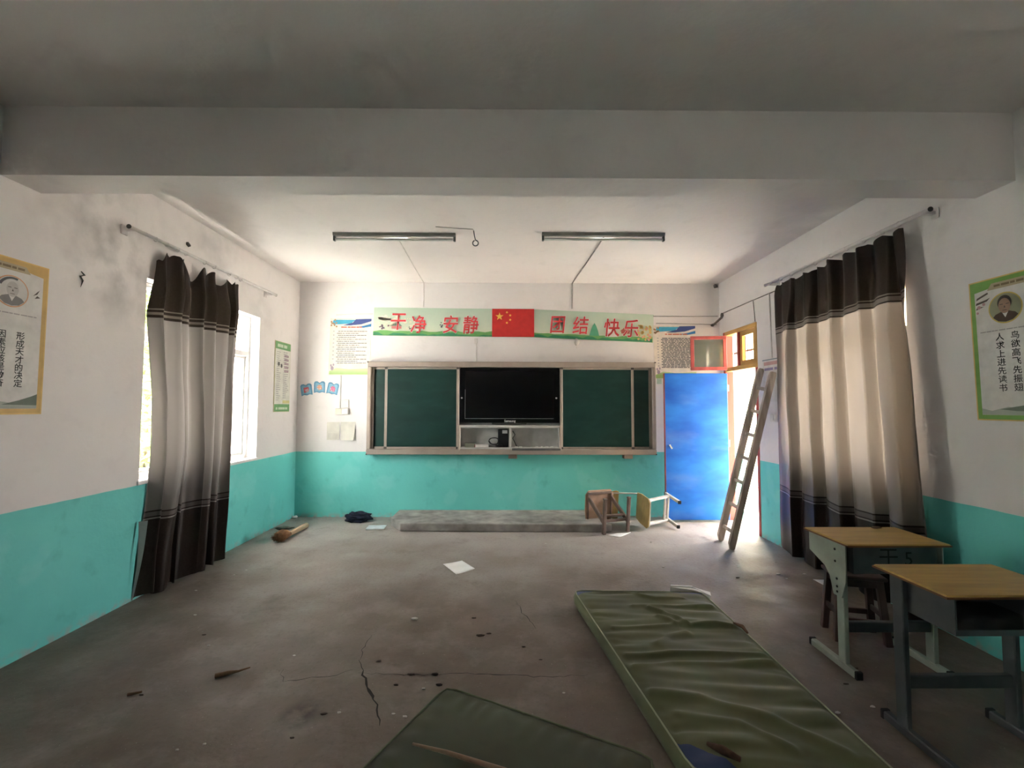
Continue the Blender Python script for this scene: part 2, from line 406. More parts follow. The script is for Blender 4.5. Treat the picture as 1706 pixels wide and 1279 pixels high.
MB().box(XR-.006, XR+.09, 5.90, 5.945, 2.075, zz-.055, .003).build('transom_mullion', pink, dr)
MB().box(XR-.006, XR+.09, y0, y0+.05, 2.075, zz-.055, .003).build('transom_post', yel, dr)
s = MB(); xa, xb = XR+.01, XR+.045; za, zb = 2.08, zz-.06
s.box(xa, xb, 5.525, 5.58, za, zb).box(xa, xb, 5.845, 5.898, za, zb).box(xa, xb, 5.58, 5.845, za, za+.055).box(xa, xb, 5.58, 5.845, zb-.055, zb)
s = s.build('transom_sash', yel, dr); tag(s, 'yellow varnished closed transom sash')
MB().box(XR+.026, XR+.03, 5.58, 5.845, za+.055, zb-.055).build('pane', gl, s)
stl = mat('grille_steel', (.16, .2, .22), .5, var=.1, metal=.6)
for k in range(9): MB().tube([(XR+.15, 5.5+.095*k, 2.06), (XR+.15, 5.5+.095*k, zz)], .006, 6).build('grille_bar', stl, dr)
MB().box(XR+.145, XR+.155, y0, y1, 2.27, 2.295).build('grille_bar', stl, dr)
# door leaf swung in, parallel to the back wall
leaf = MB().box(2.112, 2.965, 6.15, 6.185, .03, 1.992, .004).build('door_leaf', door_blue(), dr); tag(leaf, 'bright blue painted door leaf')
MB().box(2.106, 2.112, 6.147, 6.188, .03, 1.992).build('leaf_edge', red, leaf)
hd = flat('latch_white', (.75, .75, .74), .4)
MB().bar((2.165, 6.144, 1.03), (2.195, 6.135, .975), .018, .012, (0, 1, 0)).build('door_handle', hd, leaf)
for z in (.3, 1.0, 1.75): MB().box(2.955, XR-.005, 6.186, 6.2, z, z+.09).build('hinge', stl, leaf)
# open transom sash: red frame, rotated a little past square
Ms = Matrix.Translation((2.985, 6.20, 2.04)) @ Matrix.Rotation(math.radians(173), 4, 'Z')
s = MB(); wS, hS, e = .475, .47, .045
for bx in ((0, wS, 0, e), (0, wS, hS-e, hS), (0, e, e, hS-e), (wS-e, wS, e, hS-e)): s.box(bx[0], bx[1], -.016, .016, bx[2], bx[3], .003, Ms)
s = s.build('open_transom_sash', red, dr); tag(s, 'dark red transom sash swung open')
MB().box(e, wS-e, -.002, .002, e, hS-e, 0, Ms).build('pane', glass_mat('grey_green_glass', (.62, .68, .64), .12, .45, (.55, .6, .56)), s)  # grey-green tinted, partly translucent pane

# ------------------------------------------------------------------ outside
gm = mat('outdoor_concrete', (.66, .64, .60), .9, var=.1, scale=2)
tag(MB().box(-40, XR+.1, -30, 50, -.4, -.13).build('ground', gm), 'pale sunlit concrete yard outside the left window', kind='structure')
em = mat('packed_earth', (.42, .385, .34), .95, var=.18, scale=1.5)
tag(MB().box(XR+.1, 45, -30, 50, -.4, -.13).build('ground', em), 'packed earth yard beyond the walkway', kind='structure')
tag(MB().box(XR+TH, XR+TH+2.2, -6, 22, -.13, -.02).build('walkway', gm), 'pale concrete walkway outside the door', kind='structure')
cream = mat('cream_render', (.72, .60, .42), .85, var=.07, scale=2)
tag(MB().box(XR+TH, XR+TH+2.2, -6, 22, 3.2, 3.35).build('walkway_added_roof', gm), 'flat concrete roof added over the walkway outside to shade the door', kind='structure')  # added over the walkway to cut the light reaching the doorway
tag(MB().box(XR+TH, XR+TH+2.2, 4.98, 5.14, -.02, 3.2).build('wall_added_blocker', cream), 'added unseen cream cross wall on the walkway, blocking light at the door', kind='structure')  # added out of view to keep yard light off the jamb and leaf
p = thing('walkway_post', (4.52, 8.5, -.02), 'cream square post on the walkway seen through the doorway', 'post')
MB().box(4.40, 4.64, 8.38, 8.62, .1, 3.2, .01).build('shaft', cream, p)
MB().box(4.36, 4.68, 8.34, 8.66, -.02, .1, .01).build('plinth', gm, p)
bd = thing('neighbouring_house', (-8, 12, -.13), 'cream rendered house seen through the left window', 'building')
MB().box(-11, -6.6, 9.2, 16, -.13, 4.6).build('wall', cream, bd)
MB().box(-11.2, -6.3, 8.9, 16.2, 4.6, 4.8, .02).build('roof_slab', gm, bd)
for yy in (10.2, 12.6):
    w_ = MB().box(-6.62, -6.57, yy, yy+1.2, .9, 2.4).build('window', wf, bd)
    MB().box(-6.569, -6.56, yy+.06, yy+1.14, .96, 2.34).build('pane', flat('dark_pane', (.08, .1, .1), .2), w_)
lf = mat('leaf_green', (.22, .36, .06), .6, var=.35, scale=3)
bk = mat('bark', (.16, .11, .07), .9, var=.2, bump=.4)
def shrub(name, c, rad, n, seed, label):
    rnd = random.Random(seed); t = thing(name, (c[0], c[1], -.13), label, 'tree')
    mb = MB()
    for k in range(n):
        d = Vector((rnd.gauss(0, 1), rnd.gauss(0, 1), rnd.gauss(0, 1))).normalized()*rnd.uniform(.55, 1)
        q = Vector((c[0]+d.x*rad[0], c[1]+d.y*rad[1], c[2]+d.z*rad[2]))
        a = Vector((rnd.gauss(0, 1), rnd.gauss(0, 1), rnd.gauss(0, .6))).normalized(); b_ = a.cross(Vector((rnd.random(), rnd.random(), rnd.random()))).normalized()
        L_ = rnd.uniform(.07, .13)
        mb.poly([q-a*L_, q+b_*L_*.4, q+a*L_, q-b_*L_*.4])
    o = mb.build('foliage', lf, t, fix=False); o['kind'] = 'stuff'
    for k in range(4):
        an = k*1.7+seed; MB().tube([(c[0], c[1], -.13), (c[0]+.1*math.cos(an), c[1]+.1*math.sin(an), c[2]*.5), (c[0]+rad[0]*.6*math.cos(an), c[1]+rad[1]*.6*math.sin(an), c[2]+rad[2]*.5)], [.05, .035, .01], 6).build('stem', bk, t, True)
shrub('leafy_tree', (-5.6, 7.1, 1.8), (1.2, 1.1, 1.9), 3000, 3, 'bright green leafy tree close outside the left window gap')
shrub('leafy_tree', (-8.6, 7.2, 2.2), (1.3, 1.2, 2.3), 2000, 5, 'green leafy tree standing further out by the cream house')

# ------------------------------------------------------------------ chalkboard with screen
alu = mat('champagne_aluminium', (.43, .365, .315), .38, var=.05, scale=5, metal=.25)
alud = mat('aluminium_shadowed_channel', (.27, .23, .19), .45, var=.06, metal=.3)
YF = 6.30
board = thing('chalkboard', (.04, YF, .87), 'long green sliding chalkboard in a champagne aluminium frame', 'chalkboard')
k = .9935
X = lambda x: x*k
Z = lambda z: 1.54+(z-1.54)*k
bx0, bx1, bz0, bz1 = X(-1.963), X(2.053), Z(.872), Z(2.160)
MB().box(bx0, bx1, YF, YB, bz1-.075, bz1, .008).build('top_rail', alu, board)
MB().box(bx0, bx1, YF-.012, YB, bz0, bz0+.075, .008).build('bottom_rail', alu, board)
MB().box(bx0, bx0+.045, YF, YB, bz0+.075, bz1-.075, .005).build('side_rail', alu, board)
MB().box(bx1-.045, bx1, YF, YB, bz0+.075, bz1-.075, .005).build('side_rail', alu, board)
capm = flat('dark_cap_plastic', (.10, .085, .075), .5)
for cx in (bx0-.002, bx1-.014):
    for cz in (bz0-.002, bz1-.014): MB().box(cx, cx+.016, YF-.014, YB-.01, cz, cz+.016).build('corner_cap', capm, board)
def green_mat():
    m, nt, b, N, L = newmat('chalkboard_green')
    g = N('ShaderNodeNewGeometry'); pos = g.outputs['Position']
    mp = N('ShaderNodeMapping'); mp.inputs['Rotation'].default_value = (0, .7, 0); mp.inputs['Scale'].default_value = (1, 1, 2.5); L(pos, mp.inputs[0])
    c = mixc(nt, noise_node(nt, mp.outputs[0], 2.5, 6), (.0065, .033, .028), (.010, .046, .039))
    c = mixc(nt, math_node(nt, 'MULTIPLY', noise_node(nt, mp.outputs[0], 4, 6, .5, .75), .3), c, (.03, .085, .072))
    L(c, b.inputs['Base Color']); b.inputs['Roughness'].default_value = .38; b.inputs['Specular IOR Level'].default_value = .4
    return m
gb = green_mat()
bi0, bi1 = bz0+.075, bz1-.075
def panel(name, xa, xb, y, fl, fr_, lab=None):
    # a green steel sheet with thin rails top and bottom and optional stiles
    p_ = MB().box(xa+.03*fl, xb-.03*fr_, y+.006, y+.024, bi0+.03, bi1-.03).build(name, gb, board)
    MB().box(xa, xb, y, y+.028, bi0+.002, bi0+.03, .003).build('panel_rail', alu, p_)
    MB().box(xa, xb, y, y+.028, bi1-.03, bi1-.002, .003).build('panel_rail', alu, p_)
    if fl: MB().box(xa, xa+.036, y, y+.028, bi0+.03, bi1-.03, .003).build('panel_stile', alu, p_)
    if fr_: MB().box(xb-.036, xb, y, y+.028, bi0+.03, bi1-.03, .003).build('panel_stile', alu, p_)
    for xc in ([xa+.018] if fl else [])+([xb-.018] if fr_ else []):
        for zc in (bi0+.015, bi1-.015): MB().box(xc-.02, xc+.02, y-.004, y, zc-.014, zc+.014, .003).build('panel_corner', capm, p_)
    return p_
panel('fixed_panel', bx0+.045, X(-1.60), 6.365, 0, 0)
panel('fixed_panel', X(1.66), bx1-.045, 6.365, 0, 0)
panel('sliding_panel', X(-1.726), X(-.690), 6.325, 1, 1)
panel('sliding_panel', X(.722), X(1.752), 6.325, 1, 1)
MB().box(bx0+.045, bx0+.08, 6.34, 6.43, bi0+.002, bi1-.002).build('end_channel', alud, board)
MB().box(bx1-.08, bx1-.045, 6.34, 6.43, bi0+.002, bi1-.002).build('end_channel', alud, board)
# centre bay: steel cabinet below the screen
ca0, ca1 = X(-.688), X(.720)
steel = mat('grey_cabinet_steel', (.52, .52, .50), .5, var=.08, scale=6)
cz0, cz1 = bz0+.077, Z(1.277)
cb = MB(); cb.box(ca0, ca1, 6.425, 6.438, cz0, bi1-.002).box(ca0, ca0+.02, YF+.005, 6.425, cz0, cz1).box(ca1-.02, ca1, YF+.005, 6.425, cz0, cz1)
cab = cb.build('cabinet_shell', steel, board)
MB().box(ca0, ca1, YF-.01, 6.425, cz1-.035, cz1, .003).build('cabinet_top', steel, cab)
MB().box(ca0+.02, ca1-.02, YF-.01, 6.425, cz0, cz0+.022, .002).build('cabinet_shelf', steel, cab)
MB().box(X(.010), X(.036), YF-.006, 6.425, cz0+.022, cz1-.035, .002).build('cabinet_divider', steel, cab)
MB().box(X(.05), ca1, YF-.02, YF-.008, cz0-.018, cz0+.012, .002).build('fallen_flap', mat('flap_dark_steel', (.14, .14, .14), .5), cab)
MB().box(ca0-.01, ca0+.02, YF-.018, YF, cz0-.01, cz1+.002, .003).build('cabinet_edge', alu, cab)
MB().box(ca1-.015, ca1+.012, YF-.018, YF, cz0-.01, cz1+.002, .003).build('cabinet_edge', alu, cab)
for xx in (.06, 1.665):
    MB().box(X(xx)-.06, X(xx)+.06, 6.31, 6.42, bz0-.055, bz0, .004).build('under_bracket', alud, board)
lk = flat('chrome', (.7, .7, .7), .25)
# television
tv = thing('television', (0, 6.37, cz1), 'black flat screen television set into the chalkboard centre', 'television')
blk = mat('tv_black_plastic', (.003, .003, .0035), .3, var=.02, spec=.15)
t0, t1, tz0, tz1 = ca0+.012, ca1-.012, cz1+.012, bi1-.004
MB().box(t0, t1, 6.345, 6.42, tz0+.022, tz1, .006).build('bezel', blk, tv)
scr = mat('tv_screen', (.0015, .0015, .0018), .12, var=.02, spec=.2)
sx0, sx1, sz0 = X(-.605), X(.632), Z(1.372)
MB().box(sx0, sx1, 6.3435, 6.346, sz0, tz1-.05).build('screen', scr, tv)
MB().box(sx0, sx1, 6.340, 6.345, sz0-.006, sz0).box(sx0-.004, sx0, 6.340, 6.345, sz0-.006, sz0+.4).build('trim_line', flat('tv_trim', (.3, .3, .31), .3), tv)
MB().box(-.23, .25, 6.35, 6.42, tz0, tz0+.024, .004).build('stand_foot', flat('tv_stand', (.07, .075, .065), .4), tv)
F = Frame((0, 6.345, 0), (1, 0, 0), (0, 0, 1))
F.text('lettering', 'Samsung', .02, sz0-.04, .045, flat('silver_print', (.75, .75, .75), .35), tv, .02, .002)
for xx in (ca0+.035, ca1-.052): MB().tube([(xx, 6.345, 1.655), (xx, 6.325, 1.655)], .013, 10).build('lock', lk, tv)
# things in the cabinet
zs = cz0+.022
pc = thing('mini_computer', (-.03, 6.38, zs), 'small black upright computer box in the open cabinet', 'computer')
MB().box(-.145, -.005, 6.335, 6.42, zs, zs+.245, .006).build('case', mat('matte_black', (.012, .012, .014), .5), pc)
MB().box(-.085, -.015, 6.331, 6.336, zs+.19, zs+.235).build('sticker', flat('sticker_white', (.6, .6, .58)), pc)
def coil(name, c, r, n, label, turns=3):
    pts = [(c[0]+r*(1+.12*math.sin(i*1.3))*math.cos(i*2*PI/14), c[1]-.002*i/n, c[2]+r*.75*(1+.1*math.cos(i*.9))*math.sin(i*2*PI/14)) for i in range(14*turns)]
    return tag(MB().tube(pts, .005, 6).build(name, mat('matte_black', (.012, .012, .014), .5), None, True), label, 'cable')
coil('cable', (-.20, 6.38, zs+.085), .065, 1, 'coiled black cable beside the small computer box')
tag(MB().tube([(.06, 6.40, zs+.22), (.09, 6.40, zs+.17), (.06, 6.39, zs+.12), (.085, 6.38, zs+.07), (.11, 6.37, zs+.015), (.13, 6.36, zs+.006)], .007, 6).build('cable', MATS['matte_black'], None, True), 'black cable dangling in the right cabinet compartment', 'cable')
nb = thing('notebook', (-.38, 6.35, zs), 'white notebook with a dark red spine lying in the cabinet', 'book')
Mn = Matrix.Translation((-.36, 6.355, zs+.001)) @ Matrix.Rotation(.12, 4, 'Z')
MB().box(-.10, .08, -.045, .045, .004, .034, 0, Mn).build('pages', flat('paper_white', (.80, .79, .77)), nb)
MB().box(-.105, .085, -.05, .05, .034, .038, 0, Mn).box(-.105, .085, -.05, .05, 0, .004, 0, Mn).build('cover', flat('cover_white', (.72, .70, .68)), nb)
MB().box(-.112, -.102, -.05, .05, 0, .038, 0, Mn).build('spine', flat('spine_red', (.22, .05, .05)), nb)
ex = thing('chalk_box', (-.53, 6.35, zs), 'olive grey small cardboard box on the cabinet shelf', 'box')
MB().box(-.60, -.46, 6.33, 6.41, zs, zs+.05, .003).build('carton', flat('carton_olive', (.25, .26, .2)), ex); MB().box(-.605, -.455, 6.325, 6.415, zs+.042, zs+.056, .002).build('lid', flat('carton_lid', (.3, .31, .25)), ex)
tag(MB().blob((-.13, 6.335, zs+.018), (.055, .03, .018), 4, .05).build('computer_mouse', MATS['matte_black'], None, True), 'black computer mouse lying at the cabinet front', 'mouse')
ch = flat('chalk_white', (.85, .84, .82), .9)
for i, (xx, a) in enumerate(((.11, .3), (.17, -.5), (.39, .2), (.46, 1.0), (.53, -.2), (.60, .5))):
    Mn = Vector((xx, 6.34, zs+.007)); d = Vector((math.cos(a), math.sin(a), 0))*.02
    tag(MB().tube([Mn-d, Mn+d], [.006, .005], 8).build('chalk_stub', ch, None), 'short white chalk stub on the right cabinet shelf', 'chalk', 'chalk stubs in the cabinet')

# ------------------------------------------------------------------ banner and flag
redp = flat('print_red', (.62, .045, .05), .5); whp = flat('print_white', (.86, .82, .78), .5)
def grad(name, stops, axis=2, lo=0, hi=1, rough=.5):
    m, nt, b, N, L = newmat(name)
    g = N('ShaderNodeNewGeometry'); sp = N('ShaderNodeSeparateXYZ'); L(g.outputs['Position'], sp.inputs[0])
    r = N('ShaderNodeMapRange'); r.inputs[1].default_value = lo; r.inputs[2].default_value = hi; L(sp.outputs[axis], r.inputs[0])
    nz = math_node(nt, 'ADD', r.outputs[0], math_node(nt, 'MULTIPLY', math_node(nt, 'SUBTRACT', noise_node(nt, g.outputs['Position'], 5), .5), .12))
    cr_ = N('ShaderNodeValToRGB'); e = cr_.color_ramp.elements
    e[0].position = stops[0][0]; e[0].color = (*stops[0][1], 1); e[1].position = stops[-1][0]; e[1].color = (*stops[-1][1], 1)
    for p_, c_ in stops[1:-1]: x = e.new(p_); x.color = (*c_, 1)
    L(nz, cr_.inputs[0]); L(cr_.outputs[0], b.inputs['Base Color']); b.inputs['Roughness'].default_value = rough
    return m
bn = thing('classroom_banner', (.06, YB, 2.45), 'long pale green printed banner with red Chinese characters above the chalkboard', 'banner')
def zt(x):
    P = [(-1.93, 2.94), (-.24, 2.926), (.36, 2.92), (1.0, 2.893), (2.06, 2.85)]
    for (a, za), (b, zb_) in zip(P, P[1:]):
        if x <= b: return za+(zb_-za)*(x-a)/(b-a)
    return 2.85
HB = .402
mb = MB()
xs = [-1.925+i*(2.055+1.925)/24 for i in range(25)]
mb.grid(25, 2, lambda u, v: (-1.925+u*3.98+(.012 if v else 0), YB-.004-.003*math.sin(u*17), zt(-1.925+u*3.98)-HB*(1-v)))
mb.build('banner_sheet', grad('banner_print', [(0, (.56, .66, .38)), (.16, (.66, .70, .52)), (.34, (.62, .69, .56)), (1, (.45, .58, .47))], 2, 2.48, 2.93), bn)
B = lambda x, v, lift=.006: (x, YB-.006-lift, zt(x)-HB+v)
def bpoly(name, polys, m, lift=.003):
    q = MB()
    for pl in polys: q.poly([B(x, v, lift) for x, v in pl])
    o = q.build(name, m, bn, fix=False)
    if len(polys) > 1: o['kind'] = 'stuff'
    return o
gr1 = flat('print_green', (.17, .42, .13), .5); gr2 = flat('print_dark_green', (.05, .27, .13), .5); tealp = flat('print_teal_green', (.10, .38, .22), .5)
def strip(x0, x1, base, amp, seed, n):
    rnd = random.Random(seed); out = []
    xs_ = [x0+(x1-x0)*i/n for i in range(n+1)]; hs = [base+amp*rnd.uniform(-1, 1) for _ in xs_]
    for i in range(n): out.append([(xs_[i], .002), (xs_[i+1], .002), (xs_[i+1], hs[i+1]), (xs_[i], hs[i])])
    return out
bpoly('printed_meadow', strip(-1.92, 2.04, .07, .012, 1, 40), gr1, .003)
bpoly('printed_bushes', strip(-1.92, 2.04, .028, .022, 2, 56), gr2, .005)
bpoly('printed_tree', [[(1.145, .06), (1.285, .06), (1.27, .13), (1.245, .2), (1.22, .245), (1.19, .2), (1.165, .13)]], tealp, .0065)
bpoly('printed_house', [[(-1.66, .10), (-1.52, .10), (-1.52, .14), (-1.66, .14)]], flat('print_house_pink', (.55, .2, .2), .5), .0065)
bpoly('printed_house_roof', [[(-1.67, .14), (-1.51, .14), (-1.55, .175), (-1.63, .175)]], flat('print_roof', (.2, .33, .25), .5), .007)
bpoly('printed_cottage', [[(1.60, .11), (1.72, .11), (1.72, .14), (1.60, .14)], [(1.58, .14), (1.74, .14), (1.66, .21)]], flat('print_cottage', (.50, .13, .1), .5), .0065)
rnd = random.Random(5); fy = flat('print_flower_yellow', (.72, .52, .18), .5); fp = flat('print_flower_pink', (.70, .34, .30), .5); fc = flat('print_cream', (.78, .74, .6), .5)
def dots(n, xa, xb, va, vb, r0, r1):
    o_ = []
    for _ in range(n):
        cx, cv, r_ = rnd.uniform(xa, xb), rnd.uniform(va, vb), rnd.uniform(r0, r1); o_.append(disc(cx, cv, r_, r_, 8))
    return o_
bpoly('printed_flowers', dots(26, 1.84, 2.02, .03, .24, .012, .026), fy, .007); bpoly('printed_flowers', dots(14, 1.82, 2.02, .03, .2, .008, .018), fp, .0075)
bpoly('printed_blossom', dots(30, -1.88, -1.58, .14, .27, .012, .028), fc, .007); bpoly('printed_blossom', dots(14, -1.5, -1.22, .10, .26, .01, .022), fc, .007)
bpoly('printed_children', dots(12, -1.83, -1.70, .09, .15, .008, .014), flat('print_plum', (.22, .15, .22), .5), .0075)
bpoly('printed_children', dots(9, -1.42, -1.34, .07, .14, .006, .012), flat('print_dark', (.06, .07, .08), .5), .0075)
bpoly('printed_butterfly', dots(5, -1.06, -.93, .13, .2, .008, .016), flat('print_dark', (.06, .07, .08), .5), .0075)
bpoly('printed_river', [[(.48, .062), (.75, .10), (.74, .108), (.47, .07)], [(1.0, .10), (1.14, .125), (1.13, .132), (.99, .108)]], fc, .007)
for ch_, x, zc in (('干', -1.565, 2.735), ('净', -1.275, 2.70), ('安', -.823, 2.70), ('静', -.535, 2.695), ('团', .696, 2.70), ('结', 1.021, 2.69), ('快', 1.466, 2.66), ('乐', 1.74, 2.648)):
    F = Frame((x, YB-.016, zc), (1, 0, 0), (0, 0, 1))
    F.text('character_outline', ch_, 0, 0, .27, whp, bn, .03, .0, .86, 0, .1)
    F.text('character', ch_, 0, 0, .27, redp, bn, .011, .0025, .86, 0, .1)
fl = thing('flag_poster', (.06, YB, 2.52), 'red flag poster with five yellow stars at the banner middle', 'flag')
F = Frame((-.236, YB-.018, 2.522), (1, 0, -.0), (0, 0, 1))
F.sheet('sheet', .597, .40, flat('flag_red', (.56, .03, .028), .5), fl, .003)
def star(cu, cv, R, rot=0): return [(cu+(R if i % 2 == 0 else R*.4)*math.sin(rot+i*PI/5), cv+(R if i % 2 == 0 else R*.4)*math.cos(rot+i*PI/5)) for i in range(10)]
ye = flat('print_yellow', (.85, .62, .12), .5)
F.polys('large_star', [star(.105, .29, .06)], ye, fl, .0045)
for cu, cv, a in ((.21, .35, .5), (.257, .307, .1), (.257, .243, .3), (.21, .20, .2)): F.polys('small_star', [star(cu, cv, .021, a)], ye, fl, .0045)

# ------------------------------------------------------------------ posters on the back wall
ink = flat('print_ink', (.13, .12, .12), .6); cream_p = flat('poster_cream', (.78, .71, .62), .45); bl = flat('print_blue', (.03, .19, .45), .5)
bl2 = flat('print_sky_blue', (.06, .38, .58), .5); navy = flat('print_navy', (.05, .08, .26), .5); pg = grad('poster_field_green', [(0, (.33, .52, .16)), (1, (.66, .68, .42))], 2, 1.98, 2.10)
def rules(name, o, w, h, label, seed, shear, dense):
    t = thing(name, (o[0]+w/2, YB, o[2]), label, 'poster')
    F = Frame(o, (1, 0, 0), (shear, 0, 1)); rnd = random.Random(seed)
    F.sheet('sheet', w, h, cream_p, t)
    F.polys('sky_band', [[(.08*w, h-.02), (.62*w, h-.02), (.5*w, h-.075), (.1*w, h-.09), (.06*w, h-.06)]], bl2, t, .003)
    F.polys('blue_swoosh', [[(.62*w, h-.012), (.995*w, h-.005), (.995*w, h-.04), (.75*w, h-.085), (.5*w, h-.10), (.3*w, h-.10), (.55*w, h-.06)]], navy, t, .0035)
    F.polys('blue_swoosh', [[(.995*w, h-.075), (.995*w, h-.115), (.8*w, h-.135), (.62*w, h-.125), (.82*w, h-.105)]], bl, t, .0035)
    F.polys('printed_blossom', [disc(rnd.uniform(.02, .16)*w, h-rnd.uniform(.02, .12), .014, .014, 8) for _ in range(9)], flat('print_tan', (.42, .27, .15), .5), t, .0042)
    F.polys('title_line', dashes(.27*w, .80*w, h-.135, .018, rnd), flat('print_title_red', (.55, .16, .1), .5), t, .004)
    L_ = []; n = 17 if not dense else 22; z0_ = h-.19; dz = (h-.19-.14)/n
    for i in range(n):
        L_ += dashes((.17 if i % 2 else .2)*w, .9*w, z0_-i*dz, .009 if not dense else .013, rnd, 1 if i % 2 == 0 else rnd.uniform(.45, .75) if not dense else .95)
    F.polys('printed_lines', L_, ink, t, .003)
    F.polys('number_column', [rect(.08*w, .115*w, z0_-i*dz*2, z0_-i*dz*2+.014) for i in range(n//2)], flat('print_grey', (.4, .38, .38), .5), t, .003)
    F.polys('field_band', [[(.02*w, .012), (.98*w, .012), (.98*w, .10), (.5*w, .085), (.2*w, .105), (.02*w, .06)]], pg, t, .003)
    F.polys('printed_figures', [disc(.09*w, .10, .022, .03), disc(.06*w, .14, .012, .018), disc(.12*w, .15, .012, .018)], flat('print_figures', (.38, .30, .36), .5), t, .0045)
    return t
rules('rules_poster', (-2.545, YB-.001, 1.972), .585, .81, 'cream rules poster with blue header left of the chalkboard', 11, .02, False)
rules('rules_poster', (2.075, YB-.001, 1.93), .60, .765, 'cream rules poster with dense text behind the open transom sash', 12, -.02, True)
# green framed sheet edges behind right poster
ws = thing('wall_slip', (2.13, YB, 1.88), 'small green slip of paper beside the blue door top', 'paper')
Frame((2.10, YB-.001, 1.86), (1, 0, 0), (0, 0, 1)).sheet('sheet', .07, .09, flat('slip_green', (.45, .6, .5)), ws)
# book stickers
stb = mat('sticker_blue', (.10, .27, .44), .5, var=.1); stl2 = flat('sticker_light_blue', (.20, .42, .58), .5)
def sticker(cx, cz, rot, ch_, col, label):
    t = thing('book_sticker', (cx, YB, cz-.07), label, 'sticker', 'book stickers on the wall')
    r_ = (math.cos(rot), 0, math.sin(rot)); u_ = (-math.sin(rot), 0, math.cos(rot))
    F = Frame((cx, YB-.0005, cz), r_, u_)
    def shp(w, h): 
        pts = [(-w, -h), (-w*.5, -h*.86), (0, -h), (w*.5, -h*.86), (w, -h)]
        pts += [(w, h*.75), (w*.8, h*.98), (w*.4, h), (0, h*.72), (-w*.4, h), (-w*.8, h*.98), (-w, h*.75)]
        return pts
    F.sheet('backing', 0, 0, stb, t, .003, shp(.078, .082))
    F.polys('page', [shp(.06, .062)], stl2, t, .0045)
    F.polys('patch', [disc(0, -.005, .036, .036)], flat('sticker_pale', (.55, .55, .6), .5), t, .0055)
    F.text('character', ch_, 0, -.005, .078, flat('sticker_'+col[0], col[1], .5), t, .03, .0065)
sticker(-2.845, 1.768, .15, '图', ('red', (.6, .04, .05)), 'blue open book sticker with a red character, nearest the corner')
sticker(-2.662, 1.805, .0, '书', ('orange', (.75, .3, .12)), 'blue open book sticker with an orange character, middle of three')
sticker(-2.475, 1.785, -.2, '角', ('pink', (.72, .12, .25)), 'blue open book sticker with a pink character, nearest the switch conduit')
# switch, conduit, pinned papers
sw = thing('light_switch', (-2.32, YB, 1.42), 'cream double light switch box below the conduit', 'switch')
off = mat('switch_cream', (.74, .68, .52), .4, var=.06)
MB().box(-2.42, -2.235, YB-.045, YB, 1.42, 1.508, .006).build('box', flat('switch_white', (.76, .73, .68), .4), sw)
MB().box(-2.415, -2.33, YB-.052, YB-.043, 1.428, 1.50, .004).build('rocker', off, sw); MB().box(-2.325, -2.24, YB-.052, YB-.043, 1.428, 1.50, .004).build('rocker', flat('switch_white', (.76, .73, .68), .4), sw)
MB().box(-2.35, -2.245, YB-.012, YB, 1.515, 1.63, .003).build('upper_plate', flat('switch_plate', (.74, .71, .67), .4), sw)
cw = mat('conduit_white', (.70, .67, .64), .5, var=.06)
cdm = mat('cable_grey', (.35, .33, .31), .6)
def wire(name, pts, r, m, label, cat='wire'):
    return tag(MB().tube(pts, r, 6).build(name, m, None, True), label, cat)
tag(MB().box(-2.378, -2.36, YB-.012, YB, 1.51, 1.97, .003).build('conduit', cw), 'thin white conduit running down to the light switch', 'conduit')
def pinned(xa, xb, za, zb_, curl, label, lines):
    t = thing('pinned_paper', ((xa+xb)/2, YB, za), label, 'paper'); mb = MB()
    mb.grid(12, 12, lambda u, v: (xa+(xb-xa)*u-.03*curl*(1-v)*u*.5, YB-.003-curl*.05*(u**2)*(1-v)**1.5-.006*math.sin(u*PI), za+(zb_-za)*v))
    mb.build('sheet', mat('old_paper', (.68, .66, .59), .7, var=.05), t, True)
    rnd = random.Random(3); F = Frame((xa, YB-.012, za), (1, 0, 0), (0, 0, 1))
    if lines:
        L_ = []
        for i in range(5): L_ += dashes(.02, (xb-xa)-.02, .02+i*.016, .004, rnd)
        F.polys('printed_lines', L_, flat('pale_ink', (.45, .42, .38)), t, .001)
pinned(-2.545, -2.368, 1.065, 1.315, .15, 'flat yellowed notice sheet pinned below the switch', True)
pinned(-2.355, -2.145, 1.06, 1.318, 1.0, 'curling yellowed sheet pinned right of the flat notice', False)
# wires
wire('ceiling_wire', [(-1.16, 4.62, H-.004), (-1.17, 4.9, H-.005), (-1.19, 5.5, H-.005), (-1.2, 5.8, H-.004), (-1.21, YB-.006, H-.005), (-1.212, YB-.006, 2.95)], .006, cw, 'pale wire from the left ceiling lamp to the wall')
wire('ceiling_wire', [(.985, 4.6, H-.006), (.975, 4.9, H-.006), (.95, 5.5, H-.007), (.925, 6.0, H-.006), (.905, YB-.007, H-.006), (.904, YB-.007, 2.93)], .008, cdm, 'darker wire from the right ceiling lamp to the wall')
wire('wall_wire', [(2.06, YB-.006, 2.826), (2.5, YB-.006, 2.824), (2.985, YB-.006, 2.83)], .005, cdm, 'upper wire along the wall right of the banner')
wire('wall_wire', [(2.1, YB-.006, 2.722), (2.6, YB-.006, 2.716), (2.97, YB-.006, 2.71)], .005, cdm, 'lower wire along the wall above the right rules poster')
wire('wall_wire', [(-2.45, YB-.005, 2.83), (-2.2, YB-.005, 2.845), (-1.93, YB-.005, 2.845)], .005, cw, 'short wire above the left rules poster')
wire('wall_wire', [(XR-.006, 6.36, 2.85), (XR-.006, 5.6, 2.85), (XR-.006, 5.0, 2.845)], .006, cdm, 'wire along the right wall above the door')
wire('wall_wire', [(XR-.006, 5.18, 2.845), (XR-.006, 5.17, 2.4), (XR-.006, 5.16, 2.1)], .008, cw, 'white conduit dropping beside the right curtain')
